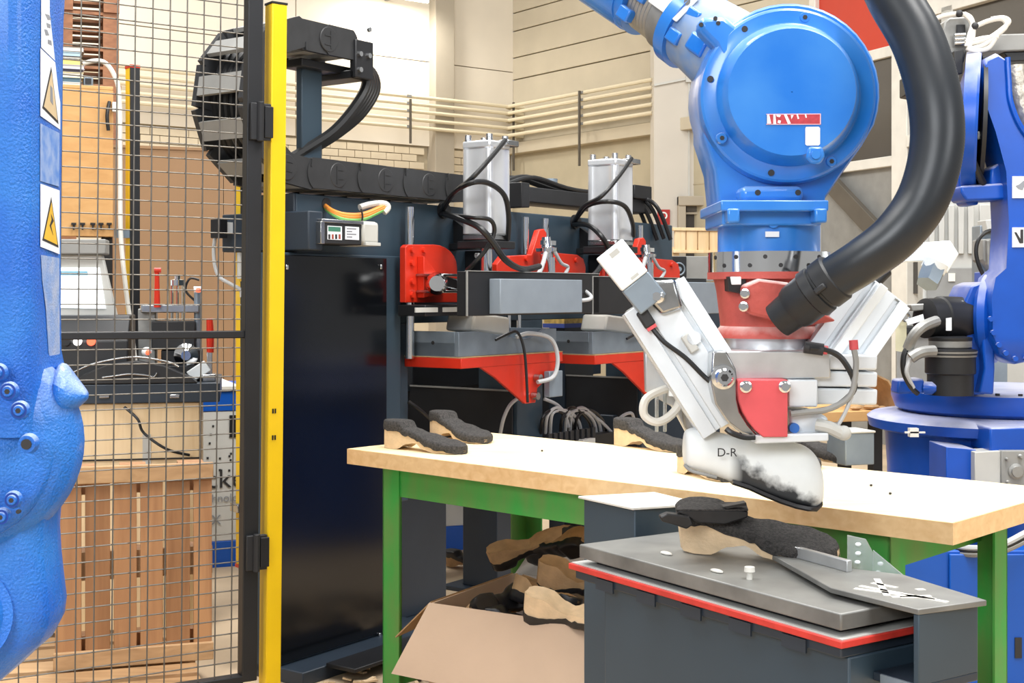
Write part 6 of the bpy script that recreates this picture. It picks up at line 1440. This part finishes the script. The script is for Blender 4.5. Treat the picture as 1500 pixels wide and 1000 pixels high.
# shoulder bracket and round joint
rp('shoulder_bracket', [(1412, 578), (1414, 500), (1410, 470), (1414, 440), (1424, 418), (1440, 412), (1452, 420), (1452, 560), (1444, 578)], 4.98, .22)
rp('shoulder_rib', [(1434, 576), (1442, 540), (1440, 500), (1444, 440), (1454, 430), (1458, 540), (1456, 578)], 4.93, .06)
a = P(1440, 466, 5.08); b = P(1462, 466, 5.05)
part(t, 'joint_disc', MB().lathe([(0, 58*k), (.3, 66*k), (.8, 66*k), (1, 60*k)], a, b, 48), M['blue_shaded'])
# lower arm going up and right, round foot
arm = [(1452, 440), (1458, 410), (1474, 396), (1478, 330), (1474, 250), (1458, 190), (1444, 150), (1438, 110), (1446, 84), (1462, 76), (1474, 84), (1476, 118), (1480, 150), (1496, 186), (1530, 230), (1545, 300), (1545, 500), (1520, 528), (1490, 534), (1466, 522), (1454, 498)]
rings = []
cxx = sum(x for x, y in arm)/len(arm); cyy = sum(y for x, y in arm)/len(arm)
for dd, s_ in ((0, .97), (.012, .99), (.03, 1.0), (.16, 1.0), (.18, .97)):
    rings.append([P(cxx+(x-cxx)*s_, cyy+(y-cyy)*s_, 4.88)+Vector((0, dd, 0)) for x, y in arm])
part(t, 'lower_arm', MB().loft(rings), M['blue_shaded'], sharp=50)
part(t, 'arm_rim', MB().tube([P(x, y, 4.875) for x, y in ((1476, 84), (1478, 118), (1481, 150), (1497, 188), (1531, 232))], .010, 8, 4), M['blue_shaded'])
for i, (x, y) in enumerate(((1448, 470), (1452, 490), (1460, 508), (1470, 520), (1484, 528), (1500, 528))):
    q = P(x+2, y-3, 4.88); part(t, 'joint_bolt', MB().cyl(q, q+Vector((0, -.014, 0)), .010, n=8), M['blue_shaded'])
# stickers on the arm
for y0, y1, kind in ((258, 290, 0), (333, 362, 1)):
    st = part(t, 'sticker', MB().prism(poly([(1483, y0), (1512, y0), (1512, y1), (1483, y1)], 4.875), (0, .004, 0)), M['sticker'])
    if kind: part(st, 'symbol', MB().prism(poly([(1486, 340), (1489, 340), (1495, 350), (1495, 336), (1499, 336), (1499, 356), (1494, 356)], 4.872), (0, .002, 0)), M['ink'])
    else: part(st, 'symbol', MB().prism(poly([(1488, 272), (1493, 270), (1500, 264), (1502, 270), (1498, 278), (1492, 276)], 4.872), (0, .002, 0)), M['inkgrey'])
# elbow discs at the top
a = P(1404, 178, 5.0); b = P(1440, 178, 4.98)
part(t, 'elbow_disc', MB().lathe([(0, 40*k), (.35, 80*k), (.4, 104*k), (.9, 106*k), (1, 104*k)], P(1398, 180, 5.08), P(1434, 180, 5.05), 56), M['blue_shaded'])
part(t, 'elbow_ring', MB().lathe([(0, 98*k), (1, 98*k)], P(1434, 180, 5.05), P(1440, 180, 5.046), 48), M['black'])
rp('elbow_housing', [(1402, 222), (1430, 226), (1434, 300), (1418, 300), (1406, 280)], 5.0, .12)
rp('cradle', [(1408, 272), (1470, 268), (1474, 276), (1474, 292), (1416, 294), (1408, 282)], 4.92, .16)
rp('cradle_side', [(1452, 246), (1464, 238), (1472, 250), (1474, 280), (1450, 276)], 4.94, .1)
rp('white_label', [(1421, 136), (1430, 134), (1430, 152), (1426, 164), (1420, 172), (1418, 150)], 4.84, .004, M['offwhite'], 0)
rp('small_cover', [(1424, 192), (1436, 192), (1436, 204), (1422, 204)], 4.93, .03, M['white'], .004)
part(t, 'arm_cable', MB().tube([P(1422, 170, 4.9), P(1421, 200, 4.88), P(1424, 230, 4.88), P(1432, 252, 4.9), P(1440, 268, 4.93)], .014), M['cable_black'])
# silver sleeve and wrist hardware
part(t, 'silver_sleeve', MB().tube([P(1490, 96, 4.98), P(1492, 130, 4.98), P(1505, 170, 4.98), P(1525, 205, 4.98)], .03, 14, 6, rad=[.035, .04, .045, .05]), M['foil'], sharp=60)
part(t, 'upper_beam', MB().prism(poly([(1440, 60), (1460, 50), (1540, 48), (1540, 72), (1440, 76)], 5.05), (0, .14, 0)), M['grey'], bevel=.005)
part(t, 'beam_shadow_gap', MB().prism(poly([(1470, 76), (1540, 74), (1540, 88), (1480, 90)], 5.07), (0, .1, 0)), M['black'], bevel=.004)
wr_ = part(t, 'gun_body', MB().prism(poly([(1384, 32), (1390, 26), (1416, 24), (1422, 32), (1420, 60), (1412, 92), (1392, 92), (1390, 70), (1380, 60)], 5.0), (0, .1, 0)), M['dust_steel'], bevel=.006)
part(wr_, 'dark_block', MB().prism(poly([(1402, 36), (1414, 36), (1414, 50), (1402, 50)], 4.99), (0, .05, 0)), M['black'])
part(wr_, 'dark_block', MB().prism(poly([(1398, 74), (1412, 72), (1410, 108), (1398, 108)], 4.97), (0, .06, 0)), M['blackplastic'], bevel=.003)
for py in (52, 58, 64): part(wr_, 'fitting', MB().cyl(P(1398, py, 4.98), P(1414, py-1, 4.98), .008, n=10), M['steel'])
cabs = [[(1366, 30), (1380, 24), (1404, 20), (1416, 24), (1424, 36), (1420, 52), (1416, 68)], [(1412, 20), (1422, 26), (1426, 40), (1424, 58), (1418, 70)], [(1418, 72), (1440, 66), (1460, 52), (1474, 38), (1468, 28), (1450, 30), (1430, 38)], [(1418, 64), (1444, 58), (1466, 44), (1478, 32), (1470, 26), (1452, 28)], [(1416, 70), (1430, 74), (1448, 70), (1458, 56)], [(1414, 62), (1440, 56), (1462, 54)]]
for pts in cabs: part(t, 'gun_cable', MB().tube([P(x, y, 4.96) for x, y in pts], .009), M['offwhite'])
for x, y in ((1405, 20), (1428, 38)): part(t, 'cable_tie', MB().ball(P(x, y, 4.955), .014), M['ink'])
part(t, 'hose_bracket', MB().prism(poly([(1326, 112), (1336, 116), (1338, 142), (1326, 140)], 5.2), (0, .08, 0)), M['black'], bevel=.004)
part(t, 'bracket_arm', MB().beam(P(1332, 130, 5.24), P(1404, 150, 5.06), .03, .03), M['black'])
# grey machine parts between robot and cabinet
t = thing('valve_unit', 'grey and black valve unit with looping cables beside the robot arm', 'valve unit', P(1455, 410, 6.25))
part(t, 'body', MB().prism(poly([(1440, 350), (1472, 348), (1474, 392), (1452, 396), (1440, 380)], 6.25), (0, .15, 0)), M['grey'], bevel=.006)
for x in (1446, 1455, 1464): part(t, 'rib', MB().prism(poly([(x, 352), (x+4, 352), (x+4, 388), (x, 388)], 6.23), (0, .03, 0)), M['dust_steel'], bevel=.003)
part(t, 'top_block', MB().prism(poly([(1444, 322), (1470, 320), (1472, 338), (1446, 340)], 6.25), (0, .12, 0)), M['lightgrey'], bevel=.004)
part(t, 'column', MB().box(P(1436, 0, 6.31).x, P(1476, 0, 6.31).x, 6.31, 6.43, 0, P(0, 330, 6.31).z), M['grey_steel'], bevel=.004)
part(t, 'loop_cable', MB().tube([P(1472, 342, 6.21), P(1450, 338, 6.19), (P(1434, 350, 6.19)), P(1430, 372, 6.19), P(1438, 398, 6.19), P(1450, 412, 6.21)], .010), M['cable_black'])
part(t, 'blue_box', MB().prism(poly([(1440, 398), (1460, 398), (1460, 418), (1440, 418)], 6.20), (0, .12, 0)), M['blue_shaded'], bevel=.004)
t = thing('blue_base_cabinet', 'bright blue base box standing on the floor behind the right table legs', 'cabinet', P(1400, 900, 4.6))
t.location.z = 0
part(t, 'body', MB().box(P(1318, 0, 4.62).x, P(1540, 0, 4.62).x, 4.62, 4.72, .01, P(0, 806, 4.62).z), M['blue_paint'], bevel=.006)
part(t, 'door', MB().box(P(1392, 0, 4.6).x, P(1536, 0, 4.6).x, 4.605, 4.62, .03, P(0, 812, 4.6).z), M['blue_paint'], bevel=.004)
part(t, 'vent', MB().box(P(1487, 0, 4.6).x, P(1497, 0, 4.6).x, 4.6, 4.606, P(0, 985, 4.6).z+.05, P(0, 955, 4.6).z+.05), M['ink'])
part(t, 'skirt', MB().box(P(1320, 0, 4.62).x, P(1538, 0, 4.62).x, 4.64, 4.70, 0, .012), M['black'])
# side bench with a tan curved sheet behind the gripper
SB = Fr(P(1240, 430, 6.3), (.95, .31, 0)); SB.o.z = 0
t = thing('side_bench', 'narrow wooden shelf board on dark legs behind the gripper', 'shelf', SB.w(.1, .1, 0))
def sb(px, py): return SB.hit(px, py)
zt = sb(1260, 602)[1]; zb = sb(1260, 617)[1]; xa = sb(1130, 600)[0]; xb = sb(1312, 600)[0]
part(t, 'board', MB(SB).box(xa, xb, 0, .4, zb, zt), M['ply'], bevel=.003)
for xx in (xa+.03, xb-.09): part(t, 'leg', MB(SB).box(xx, xx+.05, .05, .1, 0, zb), M['black'])
part(t, 'back_leg', MB(SB).box(xa+.03, xa+.08, .32, .37, 0, zb), M['black']); part(t, 'back_leg', MB(SB).box(xb-.09, xb-.04, .32, .37, 0, zb), M['black'])
mb = MB(SB); pts = [sb(x, y) for x, y in ((1262, 552), (1285, 547), (1306, 557), (1316, 575), (1316, 600))]
ring0 = [(p[0], .02, p[1]) for p in pts]+[(p[0]-.008, .02, p[1]-.006) for p in reversed(pts)]
t = single('curved_sheet', mb.loft([ring0, [(a, b+.22, c) for a, b, c in ring0]]), M['cork_dark'], 'tan curved leather sheet standing on the wooden shelf behind the gripper', 'sheet', SB.w(pts[2][0], .1, zt))
G3 = 'tan scraps on the wooden shelf'
for i, (px, s_) in enumerate(((1285, .03), (1262, .022), (1300, .018))):
    q = sb(px, 600); single('leather_scrap', MB(SB).ball((q[0], .05, zt+s_*.5), s_*1.4, s_, s_*.5, 10, 6), M['cork_dark'], ('largest tan scrap on the shelf under the curved sheet', 'tan scrap at the left under the curved sheet', 'smallest tan scrap at the right under the curved sheet')[i], 'scrap', SB.w(q[0], .05, zt), G3)
